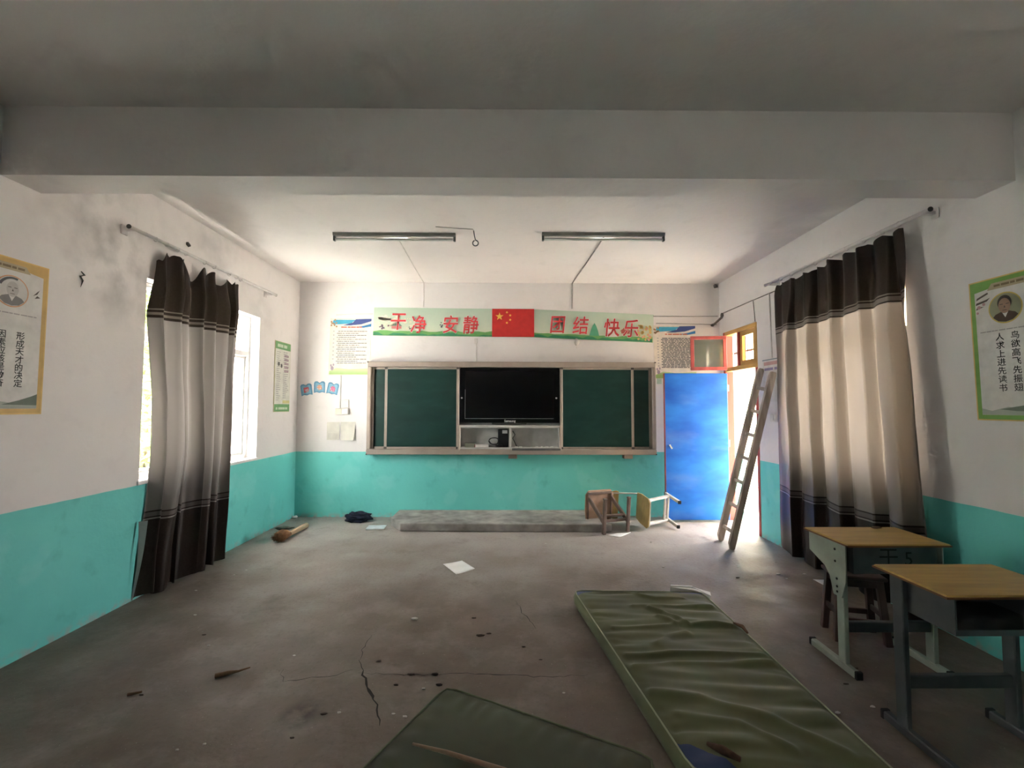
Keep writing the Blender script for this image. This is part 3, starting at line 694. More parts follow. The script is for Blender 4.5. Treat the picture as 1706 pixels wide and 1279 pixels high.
wire('wall_wire', [(XR-.005, 5.53, 2.845), (XR-.005, 5.50, 2.58)], .004, cdm, 'thin wire dropping to the transom corner')
ins = thing('wire_bracket', (2.98, 6.4, 2.7), 'dark broken wire bracket in the corner above the transom', 'bracket')
MB().bar((2.90, YB-.004, 2.69), (XR-.01, 6.33, 2.80), .03, .018, (0, 1, 0), .004).build('arm', mat('rusty_iron', (.12, .11, .10), .7), ins); MB().blob((XR-.02, 6.32, 2.82), (.022, .022, .035), 2).build('insulator', MATS['rusty_iron'], ins, True); MB().blob((2.90, YB-.02, 2.70), (.025, .02, .022), 5).build('insulator', MATS['rusty_iron'], ins, True)
tag(MB().blob((2.955, YB-.02, H-.04), (.03, .03, .03), 8, .4).build('corner_plug', MATS['rusty_iron'], None, True), 'small dark lump of old putty in the upper right corner', 'putty')
sk = thing('wall_stub', (.97, YB, 2.42), 'torn white cable stub hanging below the banner', 'cable')
MB().blob((.965, YB-.02, 2.45), (.035, .02, .05), 7, .5).build('tape_wrap', cw, sk, True); MB().tube([(.96, YB-.02, 2.45), (.975, YB-.03, 2.40), (.955, YB-.02, 2.37)], .006, 6).build('wire_end', cw, sk, True)
sk = thing('wall_stub', (-.46, YB, 2.42), 'short vertical trunking stub above the television', 'trunking')
MB().box(-.49, -.44, YB-.02, YB, 2.43, 2.50, .004).build('clip', cw, sk); MB().box(-.467, -.452, YB-.009, YB, bz1, 2.43, .002).build('trunking', cw, sk)

# ------------------------------------------------------------------ ceiling lamps and hook
lb = mat('lamp_body_grey', (.34, .34, .32), .5, var=.08); tb = mat('lamp_tube_glass', (.72, .74, .70), .25, var=.03, spec=.6); lc = flat('lamp_end_dark', (.10, .12, .12), .5)
def lamp(x0, x1, y, label):
    t = thing('fluorescent_lamp', ((x0+x1)/2, y, H), label, 'lamp', 'unlit tube lamps on the ceiling')
    MB().prism([(x0, y-.03, H), (x0, y+.03, H), (x0, y+.022, H-.03), (x0, y-.022, H-.03)], (x1-x0, 0, 0)).build('batten', lb, t)
    MB().tube([(x0+.02, y, H-.062), (x1-.02, y, H-.062)], .015, 12).build('tube', tb, t, True)
    for xx in (x0, x1-.022): MB().box(xx, xx+.022, y-.016, y+.016, H-.08, H-.03, .003).build('lamp_holder', lc, t)
lamp(-1.79, -.545, 4.59, 'unlit fluorescent tube lamp on the left of the ceiling')
lamp(.335, 1.585, 4.56, 'unlit fluorescent tube lamp on the right of the ceiling')
hk = thing('ceiling_hook', (-.36, 4.5, H), 'iron wire hook with a loop hanging from the ceiling', 'hook')
irn = mat('dark_iron', (.07, .08, .085), .5)
MB().tube([(-.355, 4.5, H), (-.345, 4.5, H-.06), (-.335, 4.5, H-.10)], .005, 6).build('shank', irn, hk, True)
MB().tube([(-.335+.028*math.sin(a), 4.5, H-.128+.028*math.cos(a)) for a in [i*2*PI/18 for i in range(18)]], .006, 6).build('loop', irn, hk, True)
MB().tube([(-.72, 4.4, H-.003), (-.55, 4.43, H-.004), (-.36, 4.46, H-.003), (-.355, 4.5, H-.003)], .003, 5).build('lead_wire', cdm, hk, True)

# ------------------------------------------------------------------ curtains and rods
rodm = mat('rod_white', (.66, .63, .62), .4, var=.05, metal=.2)
def rod(x, wallx_, ya, yb_, z, label, hooks):
    t = thing('curtain_rod', (x, (ya+yb_)/2, z), label, 'curtain rod')
    MB().tube([(x, ya, z), (x, yb_, z+.012)], .014, 10).build('rail', rodm, t, True)
    for y in (ya+.06, yb_-.08):
        b_ = MB(); s_ = -1 if wallx_ < x else 1
        b_.box(min(x, wallx_), max(x, wallx_), y-.012, y+.012, z-.01, z+.012).box(min(wallx_, wallx_-s_*.012), max(wallx_, wallx_-s_*.012), y-.03, y+.03, z-.04, z+.035, .004)
        b_.build('bracket', rodm, t)
    MB().blob((x, ya-.006, z), (.018, .012, .018), 1, 0).build('finial', flat('finial_dark', (.03, .03, .03)), t, True); MB().blob((x, yb_+.006, z+.012), (.018, .012, .018), 1, 0).build('finial', rodm, t, True)
    for y in hooks:
        MB().tube([(x+.018*math.sin(a), y, z+.0+.018*math.cos(a)-.002) for a in [i*2*PI/10 for i in range(11)]], .003, 5).build('ring', rodm, t, True)
    return t
LX = XL+.095
rod(LX, XL, 3.42, 5.60, 2.895, 'white curtain rod over the left window', [3.68, 3.80, 3.93, 4.03, 4.28, 4.42, 4.66, 4.78, 4.86])
RX = XR-.10
rod(RX, XR, 3.07, 5.09, 2.905, 'white curtain rod over the right window', [3.32, 3.47, 3.66, 3.85, 4.04, 4.25, 4.44, 4.62, 4.8, 4.93])
def smooth(a, b, x):
    t = max(0, min(1, (x-a)/(b-a))); return t*t*(3-2*t)
def lerp_tab(P, x):
    if x <= P[0][0]: return P[0][1]
    for (a, va), (b, vb) in zip(P, P[1:]):
        if x <= b: return va+(vb-va)*(x-a)/(b-a)
    return P[-1][1]
# left curtain, bunched
cl = thing('curtain', (LX, 4.3, 0), 'bunched brown and grey beige curtain hanging at the left window', 'curtain')
near = [(0, 3.70), (.3, 3.72), (.7, 3.77), (1.1, 3.80), (1.6, 3.79), (2.0, 3.74), (2.3, 3.70), (2.55, 3.74), (2.9, 3.76)]
far = [(0, 4.74), (1.0, 4.80), (2.3, 4.82), (2.9, 4.88)]
folds = [(0, 0), (.07, .6), (.13, .1), (.19, .9), (.27, .15), (.33, .45), (.385, .0), (.46, 1), (.545, .1), (.60, .75), (.67, .05), (.76, .9), (.84, .1), (.90, .8), (.955, .15), (1, .4)]
hookS = [0, .09, .165, .255, .48, .60, .82, .93, 1.0]
def lc_fn(u, v):
    zc = 2.86*v
    ph = u+.018*math.sin(v*3.1+u*9)*(1-v)
    fo = lerp_tab(folds, max(0, min(1, ph)))
    # soften
    fo = (fo+lerp_tab(folds, max(0, min(1, ph+.012)))+lerp_tab(folds, max(0, min(1, ph-.012))))/3
    amp = .19*(1-.5*smooth(.86, 1.0, v))*(.8+.2*math.sin(u*23+1))
    n_, f_ = lerp_tab(near, zc), lerp_tab(far, zc)
    y = n_+(f_-n_)*u+.03*math.sin(u*31+v*2.2)*(.4+.6*(1-v))
    x = XL+.035+amp*fo+.02*noise.noise(Vector((u*7, v*4, 1)))
    d = min(abs(u-h) for h in hookS)
    sag = .10*smooth(.015, .10, d) if u > .26 else .035*smooth(.01, .05, d)
    if .27 < u < .47: sag += .06*math.sin((u-.27)/.2*PI)
    z = .02+zc*.988-sag*smooth(.90, 1.0, v)+.012*math.sin(u*29)*(1-v)
    if u < .10:   # near edge curls back toward the wall
        x -= .05*(1-u/.10)*(1-smooth(.8, 1, v)); 
        z -= .10*(1-u/.1)*smooth(.8, .95, v)
    return (max(XL+.012, x), y, max(.012, z))
mb = MB(); mb.grid(220, 90, lc_fn, lambda u, v: (u, (2.88*v)/3))
mb.build('cloth', curtain_mat('curtain_cloth_left', .60, 2.36, (.045, .04, .037)), cl, True, fix=False)
# turned-back hem strip at the near bottom corner
mb = MB(); mb.grid(8, 30, lambda u, v: (XL+.02+.045*u*(.15+.85*v)+.02*math.sin(v*3), 3.672+.04*v+.008*u+.03*u*v*v, .015+.60*v), lambda u, v: (u, .9/3))
mb.build('turned_hem', flat('lining_grey', (.33, .36, .34)), cl, True, fix=False)
# right curtain, drawn closed
crn = thing('curtain', (RX, 4.1, 0), 'wide drawn brown and beige curtain covering the right window', 'curtain')
edges = [4.94, 4.57, 4.20, 3.86, 3.50, 3.33]
def rc_fn(u, v):
    # u from far (0) to near (1)
    yt = 4.93-(4.93-3.29)*u
    yb_ = 4.97-(4.97-3.09)*u
    y = yb_+(yt-yb_)*v
    # saw-tooth soft pleats, sharp on the near side of each
    q = lerp_tab([(0, 0), (.20, 1), (.40, 2), (.58, 3), (.775, 4), (.93, 5), (1, 5.6)], u)
    fr_ = q-math.floor(q)
    p1 = (fr_/.88) if fr_ < .88 else (1-fr_)/.12
    p1 = p1*p1*(3-2*p1)
    # finer header pleats at the top
    p2 = .5+.5*math.sin(u*2*PI*9.5+.6)
    a = smooth(.72, .98, v)
    off_ = .115*p1*(1-.6*a)+.035*p2*a*1.1+.018*math.sin(u*31+v*1.5)*(1-a)+.012*noise.noise(Vector((u*9, v*5, 3)))
    x = XR-.055-off_-.03*(1-v)*smooth(.0, .5, u)
    hd_ = [.02, .085, .18, .30, .42, .54, .66, .78, .89, .985]
    d = min(abs(u-h) for h in hd_)
    z = .045+2.825*v-.035*min(1, d/.06)*smooth(.92, 1, v)+.01*math.sin(u*19)*(1-v)
    if u < .03: z -= .10*(1-u/.03)*smooth(.86, .97, v); y += .02*(1-u/.03)
    return (x, y+.02*math.sin(q*2*PI)*(1-.5*v), z)
mb = MB(); mb.grid(240, 90, rc_fn, lambda u, v: (u, (.045+2.825*v)/3))
mb.build('cloth', curtain_mat('curtain_cloth_right', .64, 2.40, (.135, .115, .10)), crn, True, fix=False)

# ------------------------------------------------------------------ side wall posters
def portrait_poster(name, o, right, w, h, border, label, cols, skin, hair, shirt, facebg, ring, tilt):
    R_ = Vector(right); u_ = Vector((0, 0, 1))+R_*tilt
    t = thing(name, Vector(o)+R_*w/2, label, 'poster'); F = Frame(o, right, u_)
    gold = flat('poster_gold_edge', (.72, .50, .17), .4)
    F.sheet('sheet', w, h, gold, t, .004)
    F.polys('border', [rect(.008, w-.008, .008, h-.008)], border, t, .0055)
    F.polys('inner_field', [[(.035, .035), (w-.035, .035), (w-.035, h-.075), (w*.72, h-.062), (w*.28, h-.062), (.035, h-.075)]], flat('poster_grey_white', (.70, .685, .66), .5), t, .007)
    F.polys('header_plate', [[(w*.24, h-.075), (w*.76, h-.075), (w*.70, h-.035), (w*.30, h-.035)]], flat('poster_tan', (.45, .38, .24), .5), t, .008)
    rnd = random.Random(4)
    F.polys('header_marks', dashes(w*.33, w*.68, h-.062, .014, rnd), flat('poster_brown', (.2, .15, .08), .5), t, .009)
    cx, cv, r_ = w*.5+cols['dx'], h-.20, .088
    F.polys('portrait_ring', [disc(cx, cv, r_+.007, r_+.007, 40)], ring, t, .008)
    F.polys('portrait_ground', [disc(cx, cv, r_, r_, 40)], facebg, t, .009)
    sh = [(cx-.07, cv-.052), (cx-.055, cv-.035), (cx-.02, cv-.022), (cx+.02, cv-.022), (cx+.055, cv-.035), (cx+.07, cv-.052), (cx+.04, cv-.078), (cx, cv-.086), (cx-.04, cv-.078)]
    F.polys('portrait_shirt', [sh], shirt, t, .010)
    F.polys('portrait_collar', [[(cx-.018, cv-.025), (cx+.018, cv-.025), (cx, cv-.06)]], flat('poster_grey_white', (.70, .685, .66), .5), t, .0105)
    F.polys('portrait_hair', [disc(cx, cv+.030, .040, .046, 28)], hair, t, .011)
    F.polys('portrait_face', [disc(cx, cv+.012, .034, .046, 28)], skin, t, .012)
    dk = flat('portrait_dark', (.10, .08, .07), .6)
    F.polys('portrait_features', [rect(cx-.026, cx-.008, cv+.02, cv+.024), rect(cx+.008, cx+.026, cv+.02, cv+.024), rect(cx-.012, cx+.012, cv-.017, cv-.014), [(cx-.004, cv), (cx+.006, cv), (cx, cv+.014)]], dk, t, .0125)
    F.polys('caption_marks', dashes(w*.12, w*.86, h-.335, .007, rnd), flat('print_grey', (.4, .38, .38), .5), t, .008)
    for cu, s_ in cols['text']:
        for i, c_ in enumerate(s_): F.text('character', c_, cu, cols['v0']-i*cols['dv'], .05, flat('poster_ink', (.03, .03, .03), .6), t, .011, .008, 1.0)
    F.polys('ink_hills', [[(.036, .036), (w-.036, .036), (w-.036, .11), (w*.78, .095), (w*.6, .07), (w*.4, .085), (w*.2, .06), (.036, .075)]], flat('poster_hill', (.42, .46, .40), .6), t, .0075)
    F.polys('ink_hills', [[(w*.5, .06), (w-.036, .055), (w-.036, .125), (w*.85, .11), (w*.7, .085)]] if not cols.get('flip') else [[(w*.3, .07), (w*.5, .06), (w-.036, .06), (w-.036, .10), (w*.6, .095)]], flat('poster_hill_dark', (.17, .21, .17), .6), t, .008)
    return F, t
goldb = flat('poster_gold', (.60, .40, .14), .5); greenb = flat('poster_green', (.20, .40, .085), .5)
gs = flat('portrait_grey_skin', (.50, .49, .48), .6); gh = flat('portrait_grey_hair', (.62, .61, .6), .6)
F, t = portrait_poster('portrait_poster', (XL+.001, 2.455, 1.485), (0, 1, 0), .47, .935, goldb, 'gold bordered portrait poster on the left wall', dict(dx=.02, v0=.475, dv=.0478, text=[(.318, '形成天才的决定'), (.215, '因素应该是勤奋')]),
    gs, gh, flat('portrait_grey_shirt', (.22, .22, .22), .6), flat('portrait_pale', (.64, .63, .61), .6), flat('portrait_ring_orange', (.65, .35, .2), .5), 0.005)
F.polys('plum_branch', [[(.375, .735), (.40, .75), (.415, .78), (.40, .765)], [(.385, .72), (.42, .73), (.40, .74)]], flat('portrait_dark', (.1, .08, .07)), t, .009)
F.polys('portrait_arc', [[(.255-.085*math.cos(a), .735+.085*math.sin(a)) for a in [.4+i*.15 for i in range(11)]]+[(.255-.068*math.cos(a), .735+.072*math.sin(a)) for a in [.4+i*.15 for i in range(10, -1, -1)]]], flat('portrait_charcoal', (.12, .12, .13), .6), t, .0128)
F, t = portrait_poster('portrait_poster', (XR-.001, 2.905, 1.458), (0, -1, 0), .47, .885, greenb, 'green bordered portrait poster on the right wall', dict(dx=-.025, v0=.513, dv=.052, flip=1, text=[(.168, '人求上进先读书'), (.252, '鸟欲高飞先振翅')]),
    flat('portrait_skin', (.38, .24, .17), .6), flat('portrait_hair_dark', (.06, .045, .04), .6), flat('portrait_brown_coat', (.10, .065, .045), .6), flat('portrait_olive', (.33, .33, .21), .6), flat('portrait_ring_yellow', (.62, .48, .12), .5), -.02)
F.polys('plum_branch', [[(.04, .73), (.11, .745), (.13, .765), (.10, .755), (.045, .745)], [(.045, .76), (.12, .79), (.115, .80), (.05, .775)], [(.04, .70), (.09, .715), (.05, .72)]], flat('portrait_dark', (.1, .08, .07)), t, .009)
F.polys('plum_blossom', [disc(.06, .715, .012, .012, 8), disc(.09, .73, .01, .01, 8), disc(.05, .68, .008, .008, 8)], flat('blossom_pink', (.5, .3, .32)), t, .0095)
# tall green notice near the back corner of the left wall
ng = thing('class_notice', (XL, 6.0, 1.46), 'narrow green headed notice poster beside the back left corner', 'poster')
F = Frame((XL+.001, 5.79, 1.462), (0, 1, 0), (0, 0, 1)); w_, h_ = .416, .914
F.sheet('sheet', w_, h_, flat('notice_edge', (.55, .52, .3)), ng, .003)
F.polys('field', [rect(.012, w_-.006, .006, h_-.006)], flat('notice_field', (.68, .68, .62)), ng, .0045)
gn = flat('notice_green', (.16, .36, .15)); F.polys('header_band', [rect(.012, w_-.006, h_-.10, h_-.006)], gn, ng, .006); F.polys('footer_band', [rect(.012, w_-.006, .006, .10)], gn, ng, .006)
rnd = random.Random(9)
F.polys('header_marks', dashes(.06, w_-.05, h_-.075, .04, rnd)+dashes(.05, w_-.06, .03, .03, rnd), flat('notice_pale', (.55, .66, .5)), ng, .0075)
L_ = []
for i in range(24): L_ += dashes(.05, .17, .15+i*.027, .008, rnd, rnd.uniform(.5, 1))+dashes(.22, .38, .18+i*.026, .009, rnd, rnd.uniform(.5, 1))
F.polys('printed_lines', L_, flat('notice_ink', (.34, .33, .34)), ng, .006)
F.polys('printed_badge', [disc(.10, .62, .028, .028, 14), disc(.175, .60, .025, .03, 6)], flat('notice_dark', (.1, .1, .1)), ng, .0065)
F.polys('printed_table', [rect(.25+.04*i, .275+.04*i, .52+.05*j_, .55+.05*j_) for i in range(3) for j_ in range(5)], flat('notice_plum', (.25, .15, .2)), ng, .0065)
F.polys('yellow_patch', [rect(.22, w_-.01, .11, .15)], flat('notice_yellow', (.62, .58, .28)), ng, .0065)
# notice and switch on the right wall behind the ladder
nr = thing('wall_notice', (XR, 5.2, 1.75), 'white notice sheet pinned beside the door behind the ladder top', 'poster')
F = Frame((XR-.001, 5.36, 1.60), (0, -1, 0), (0, 0, 1)); F.sheet('sheet', .36, .49, flat('notice_white', (.74, .72, .70)), nr)
F.polys('header', [rect(.03, .33, .42, .46)], flat('notice_pink', (.62, .38, .36)), nr, .004); F.polys('printed_lines', dashes(.04, .3, .36, .03, random.Random(2)), flat('notice_violet', (.35, .3, .5)), nr, .004)
F.polys('top_edge', [rect(0, .36, .478, .49)], flat('notice_grey_edge', (.25, .32, .34)), nr, .004)
s2 = thing('light_switch', (XR, 5.14, 1.36), 'white switch plate on the right wall beside the curtain', 'switch')
MB().box(XR-.012, XR, 5.07, 5.22, 1.37, 1.46, .004).build('plate', flat('switch_plate', (.74, .71, .67)), s2); MB().box(XR-.02, XR-.011, 5.10, 5.14, 1.385, 1.445, .003).build('rocker', flat('switch_white', (.76, .73, .68)), s2); MB().box(XR-.02, XR-.011, 5.15, 5.19, 1.385, 1.445, .003).build('rocker', MATS['switch_white'], s2)
# mark / hole scars on the left wall
sc = flat('scar_dark', (.07, .065, .06), .9)
tag(MB().tube([(XL+.002, 3.15, 2.47), (XL+.004, 3.175, 2.45), (XL+.003, 3.145, 2.435), (XL+.004, 3.165, 2.41), (XL+.003, 3.15, 2.36)], [.003, .006, .005, .004, .001], 5).build('wall_scratch', sc, None, True), 'small dark zigzag scratch on the left wall', 'scratch')
tag(MB().blob((XL+.004, 4.18, 3.03), (.008, .03, .022), 6, .4).build('wall_hole', sc, None, True), 'small dark hole above the left curtain rod', 'hole')

# ------------------------------------------------------------------ ladder
wd = mat('grey_weathered_wood', (.54, .46, .40), .75, var=.2, scale=5, stretch=(3, 3, .5), bump=.25)
ld = thing('ladder', (2.41, 5.16, 0), 'weathered wooden ladder leaning on the wall beside the doorway', 'ladder')
A0, A1 = Vector((2.44, 5.33, .0)), Vector((2.966, 5.33, 1.99)); B0, B1 = Vector((2.405, 4.995, .0)), Vector((2.966, 5.085, 1.93))
def rail(a, b):
    d = (b-a).normalized(); n = Vector((-d.z, 0, d.x)).normalized()   # across the ladder, towards the room
    sidev = Vector((0, 1, 0)); hw, ht = .036, .022
    c0, c1 = a+n*hw, b+n*hw*.0
    P = []
    L_ = (b-a).length
    prof = [(-.036+.036, -.6), (.02, -1), (L_-.03, -1), (L_, -.7), (L_, .7), (L_-.03, 1), (.06, 1), (.0, .2)]
    pts = [a+d*t_+n*(hw*s_) for t_, s_ in prof]
    return MB().prism([p_-sidev*ht for p_ in pts], sidev*2*ht, .004).build('rail', wd, ld)
rail(A0, A1); rail(B0, B1)
dA, dB = (A1-A0), (B1-B0); nn = Vector((-dA.normalized().z, 0, dA.normalized().x))*.0
for i in range(7):
    t_ = .085+i*.134
    MB().bar(A0+dA*t_+nn+Vector((0, .02, 0)), B0+dB*(t_+.004)+nn-Vector((0, .02, 0)), .026, .04, dA.normalized(), .004).build('rung', wd, ld)

# ------------------------------------------------------------------ school desks
dtop = mat('desk_top_oak', (.50, .32, .085), .42, var=.10, scale=3, stretch=(1, 9, 1)); dedge = mat('desk_edge_brown', (.20, .085, .03), .5)
fr1 = mat('desk_frame_sage', (.30, .335, .285), .5, var=.1, scale=7); fr2 = mat('desk_frame_shaded_grey', (.075, .08, .083), .5, var=.12, scale=7)  # second frame paint: darker grey with the unlit, backlit look put into it
rub = flat('rubber_black', (.012, .012, .012), .7); inn = mat('desk_drawer_dark', (.05, .055, .055), .6)
def desk(loc, rz, fm, fm2, plate, label):
    # local: opening towards -y, posts towards +y
    t = thing('school_desk', loc, label, 'desk', 'school desks by the right wall', rot=(0, 0, rz))
    o = MB(); o.box(-.30, .30, -.195, .195, .735, .752, .006); o.build('desk_top', dtop, t, world=False)
    MB().prism([(-.302, -.197, .737), (.302, -.197, .737), (.302, .197, .737), (-.302, .197, .737)], (0, 0, .009)).build('top_edging', dedge, t, world=False)
    b = MB(); b.box(-.245, -.238, -.17, .16, .575, .735).box(.238, .245, -.17, .16, .575, .735).box(-.238, .238, -.17, .16, .575, .583).box(-.238, .238, .153, .16, .583, .735)
    b.box(-.238, .238, -.17, -.163, .583, .60)
    b.build('drawer_box', fm2, t, world=False)
    for s_ in (-1, 1):
        x0, x1 = (s_*.248, s_*.276) if s_ > 0 else (-.276, -.248)
        yp = .085
        lg = MB().box(x0, x1, yp-.03, yp+.03, .04, .733, .004).build('post', fm, t, world=False)
        if plate:
            P_ = [(.155, .733), (-.165, .733), (-.165, .62), (-.02, .565), (.02, .52), (.045, .42), (.115, .42), (.15, .52), (.155, .60)]
            xx = .279 if s_ > 0 else -.287
            pl = MB().prism([(xx, a, b_) for a, b_ in P_], (.008, 0, 0), .002).build('side_plate', fm, t, world=False)
            xo = xx+(.008 if s_ > 0 else -.002)
            for a, b_ in ((.07, .69), (.07, .62), (.08, .52), (.08, .475), (.08, .445)): MB().tube([(xo, a, b_), (xo+.003, a, b_)], .007, 8).build('bolt', rub, t, world=False)
        MB().box(x0-.004, x1+.004, -.19, .19, 0, .042, .006).build('foot_runner', fm, t, world=False)
        for ye_ in (-.205, .185): MB().box(x0-.006, x1+.006, ye_, ye_+.02, 0, .046, .004).build('foot_cap', rub, t, world=False)
    MB().box(-.25, .25, .07, .10, .215, .275, .004).build('cross_bar', fm2, t, world=False)
    return t
d1 = desk((2.245, 2.835, 0), PI, fr1, fr2, True, 'sage green framed school desk with a stool under it, marked 5 on its panel')
d2 = desk((2.135, 2.13, 0), 0, fr2, fr2, False, 'dark framed school desk with an open drawer, nearest the viewer')
for b_, x, sz in (('干', -.10, .12), ('5', .05, .11)):
    me = text_mesh(b_, sz); o = bpy.data.objects.new('scrawl', me); COL.objects.link(o); me.materials.append(flat('scrawl_black', (.012, .012, .012)))
    o.parent = d1; o.matrix_local = Matrix.Translation((-x+.0, .1615, .625)) @ Matrix.Rotation(PI, 4, 'Z') @ Matrix.Rotation(PI/2, 4, 'X')
tag(MB().blob((2.40, 3.0, .757), (.035, .02, .006), 2, .4).build('dirt_clump', bk, None, True), 'flat brown dirt clump on the far desk top', 'debris')

# ------------------------------------------------------------------ stool
sw_ = mat('stool_dark_wood', (.10, .055, .045), .55, var=.25, scale=6, stretch=(1, 1, .4))
stt = thing('wooden_stool', (2.335, 3.13, 0), 'small dark red brown wooden stool under the sage green desk', 'stool', rot=(0, 0, math.radians(-14)))
MB().box(-.155, .155, -.11, .11, .405, .43, .01, None, 2).build('seat', sw_, stt, world=False)
for sx in (-1, 1):
    for sy in (-1, 1):
        MB().bar((sx*.145, sy*.10, 0), (sx*.115, sy*.075, .406), .04, .036, (0, 1, 0), .003).build('leg', sw_, stt, world=False)
for sy in (-1, 1): MB().box(-.11, .11, sy*.078-.009, sy*.078+.009, .355, .405, .002).build('apron', sw_, stt, world=False); MB().box(-.128, .128, sy*.092-.008, sy*.092+.008, .12, .155, .002).build('stretcher', sw_, stt, world=False)
for sx in (-1, 1): MB().box(sx*.118-.009, sx*.118+.009, -.075, .075, .355, .405, .002).build('apron', sw_, stt, world=False); MB().box(sx*.133-.008, sx*.133+.008, -.088, .088, .16, .195, .002).build('stretcher', sw_, stt, world=False)

# ------------------------------------------------------------------ toppled chairs
def chair(M, frame, seatm, backm, label, capm_):
    # local: x right, y forward, z up, floor at z=0
    t = bpy.data.objects.new('school_chair', None); COL.objects.link(t); t.matrix_world = M; t.matrix_basis = M
    tag(t, label, 'chair', 'toppled school chairs')
    MB().prism([(-.17, -.19, .40), (.17, -.19, .40), (.19, -.05, .40), (.19, .14, .40), (.15, .19, .40), (-.15, .19, .40), (-.19, .14, .40), (-.19, -.05, .40)], (0, 0, .016), .004).build('seat', seatm, t, world=False)
    mb = MB(); mb.prism([(-.18, -.20, .66), (.18, -.20, .66), (.19, -.20, .70), (.17, -.215, .775), (.13, -.217, .785), (-.13, -.217, .785), (-.17, -.215, .775), (-.19, -.20, .70)], (0, -.014, 0), .003)
    mb.build('backrest', backm, t, world=False)
    for s_ in (-1, 1):
        x = s_*.155
        MB().bar((x, -.19, .018), (x, .19, .018), .036, .034, (0, 0, 1), .005).build('foot_runner', frame, t, world=False)
        for yy in (-.2, .185): MB().box(x-.021, x+.021, yy, yy+.018, -.001, .038, .004).build('foot_cap', capm_, t, world=False)
        MB().bar((x, -.07, .03), (x*.98, .10, .385), .026, .05, (0, 1, 0), .004).build('post', frame, t, world=False)
        MB().tube([(x, .17, .39), (x, -.10, .388), (x, -.16, .392), (x, -.185, .42), (x, -.20, .60), (x, -.205, .74)], .0095, 8).build('back_tube', frame, t, True, world=False)
    MB().box(-.155, .155, -.075, -.045, .03, .055, .003).build('cross_bar', frame, t, world=False); MB().box(-.155, .155, -.035, -.012, .09, .115, .003).build('cross_bar', frame, t, world=False)
    MB().box(-.155, .155, .145, .17, .378, .398, .003).build('seat_rail', frame, t, world=False)
    return t
cf1 = mat('chair_frame_brown', (.20, .135, .11), .5, var=.15); cf2 = mat('chair_frame_grey', (.56, .55, .53), .5, var=.1)
se1 = mat('chair_seat_tan', (.46, .30, .21), .55, var=.1); ba1 = mat('chair_back_pale', (.62, .55, .40), .5, var=.08); se2 = mat('chair_ply_olive', (.42, .31, .12), .5, var=.1, stretch=(1, 5, 1))
# chair lying on its back against the platform: local z -> away, local y -> up
zl = Vector((-.32, .94, .09)).normalized(); xl_ = zl.cross(Vector((0, 0, 1))).normalized(); yl = zl.cross(xl_).normalized()
if yl.z < 0: yl = -yl; 
xl_ = yl.cross(zl)
M1 = Matrix((xl_, yl, zl)).transposed().to_4x4(); M1 = M1 @ Matrix.Scale(1.07, 4); M1.translation = Vector((1.315, 5.56, .222))
chair(M1, cf1, se1, ba1, 'brown framed school chair tipped on its back over the platform edge', cf1)
# chair lying on its side: local z -> -x, local y -> -y and a bit
zl = Vector((-.985, -.12, .02)).normalized(); xl_ = Vector((0, 0, 1)); xl_ = (xl_-zl*xl_.dot(zl)).normalized(); yl = zl.cross(xl_).normalized()
ang = math.radians(-6)
if yl.y > 0: xl_ = -xl_; yl = -yl
M2 = Matrix((xl_, yl, zl)).transposed().to_4x4() @ Matrix.Rotation(ang, 4, 'Z'); M2.translation = Vector((2.125, 5.94, .215))
chair(M2, cf2, se2, se2, 'grey framed school chair with olive plywood seat lying on its side', rub)

# ------------------------------------------------------------------ mattresses
def mattress_mat(name, col, blue):
    m, nt, b, N, L = newmat(name)
    uv = N('ShaderNodeUVMap'); sp = N('ShaderNodeSeparateXYZ'); L(uv.outputs[0], sp.inputs[0])
    tc = N('ShaderNodeTexCoord'); ob = tc.outputs['Object']
    c = mixc(nt, noise_node(nt, ob, 2.2, 5), tuple(x*.78 for x in col), tuple(x*1.15 for x in col))
    c = mixc(nt, math_node(nt, 'MULTIPLY', noise_node(nt, ob, 14, 5, .55, .8), .3), c, tuple(x*.6 for x in col))
    for (cu, cv, ru, rv) in blue:
        a = math_node(nt, 'DIVIDE', math_node(nt, 'ABSOLUTE', math_node(nt, 'SUBTRACT', sp.outputs[0], cu)), ru)
        d = math_node(nt, 'DIVIDE', math_node(nt, 'ABSOLUTE', math_node(nt, 'SUBTRACT', sp.outputs[1], cv)), rv)
        s_ = math_node(nt, 'ADD', math_node(nt, 'ADD', a, d), math_node(nt, 'MULTIPLY', noise_node(nt, ob, 9, 3), .2))
        c = mixc(nt, math_node(nt, 'LESS_THAN', s_, 1.0), c, (.035, .055, .14))
    L(c, b.inputs['Base Color']); b.inputs['Roughness'].default_value = .62; b.inputs['Specular IOR Level'].default_value = .25; b.inputs['Sheen Weight'].default_value = .12
    n2 = N('ShaderNodeTexNoise'); n2.inputs['Scale'].default_value = 220; L(ob, n2.inputs['Vector'])
    bp = N('ShaderNodeBump'); bp.inputs['Strength'].default_value = .08; bp.inputs['Distance'].default_value = .003; L(n2.outputs[0], bp.inputs['Height']); L(bp.outputs[0], b.inputs['Normal'])
    return m
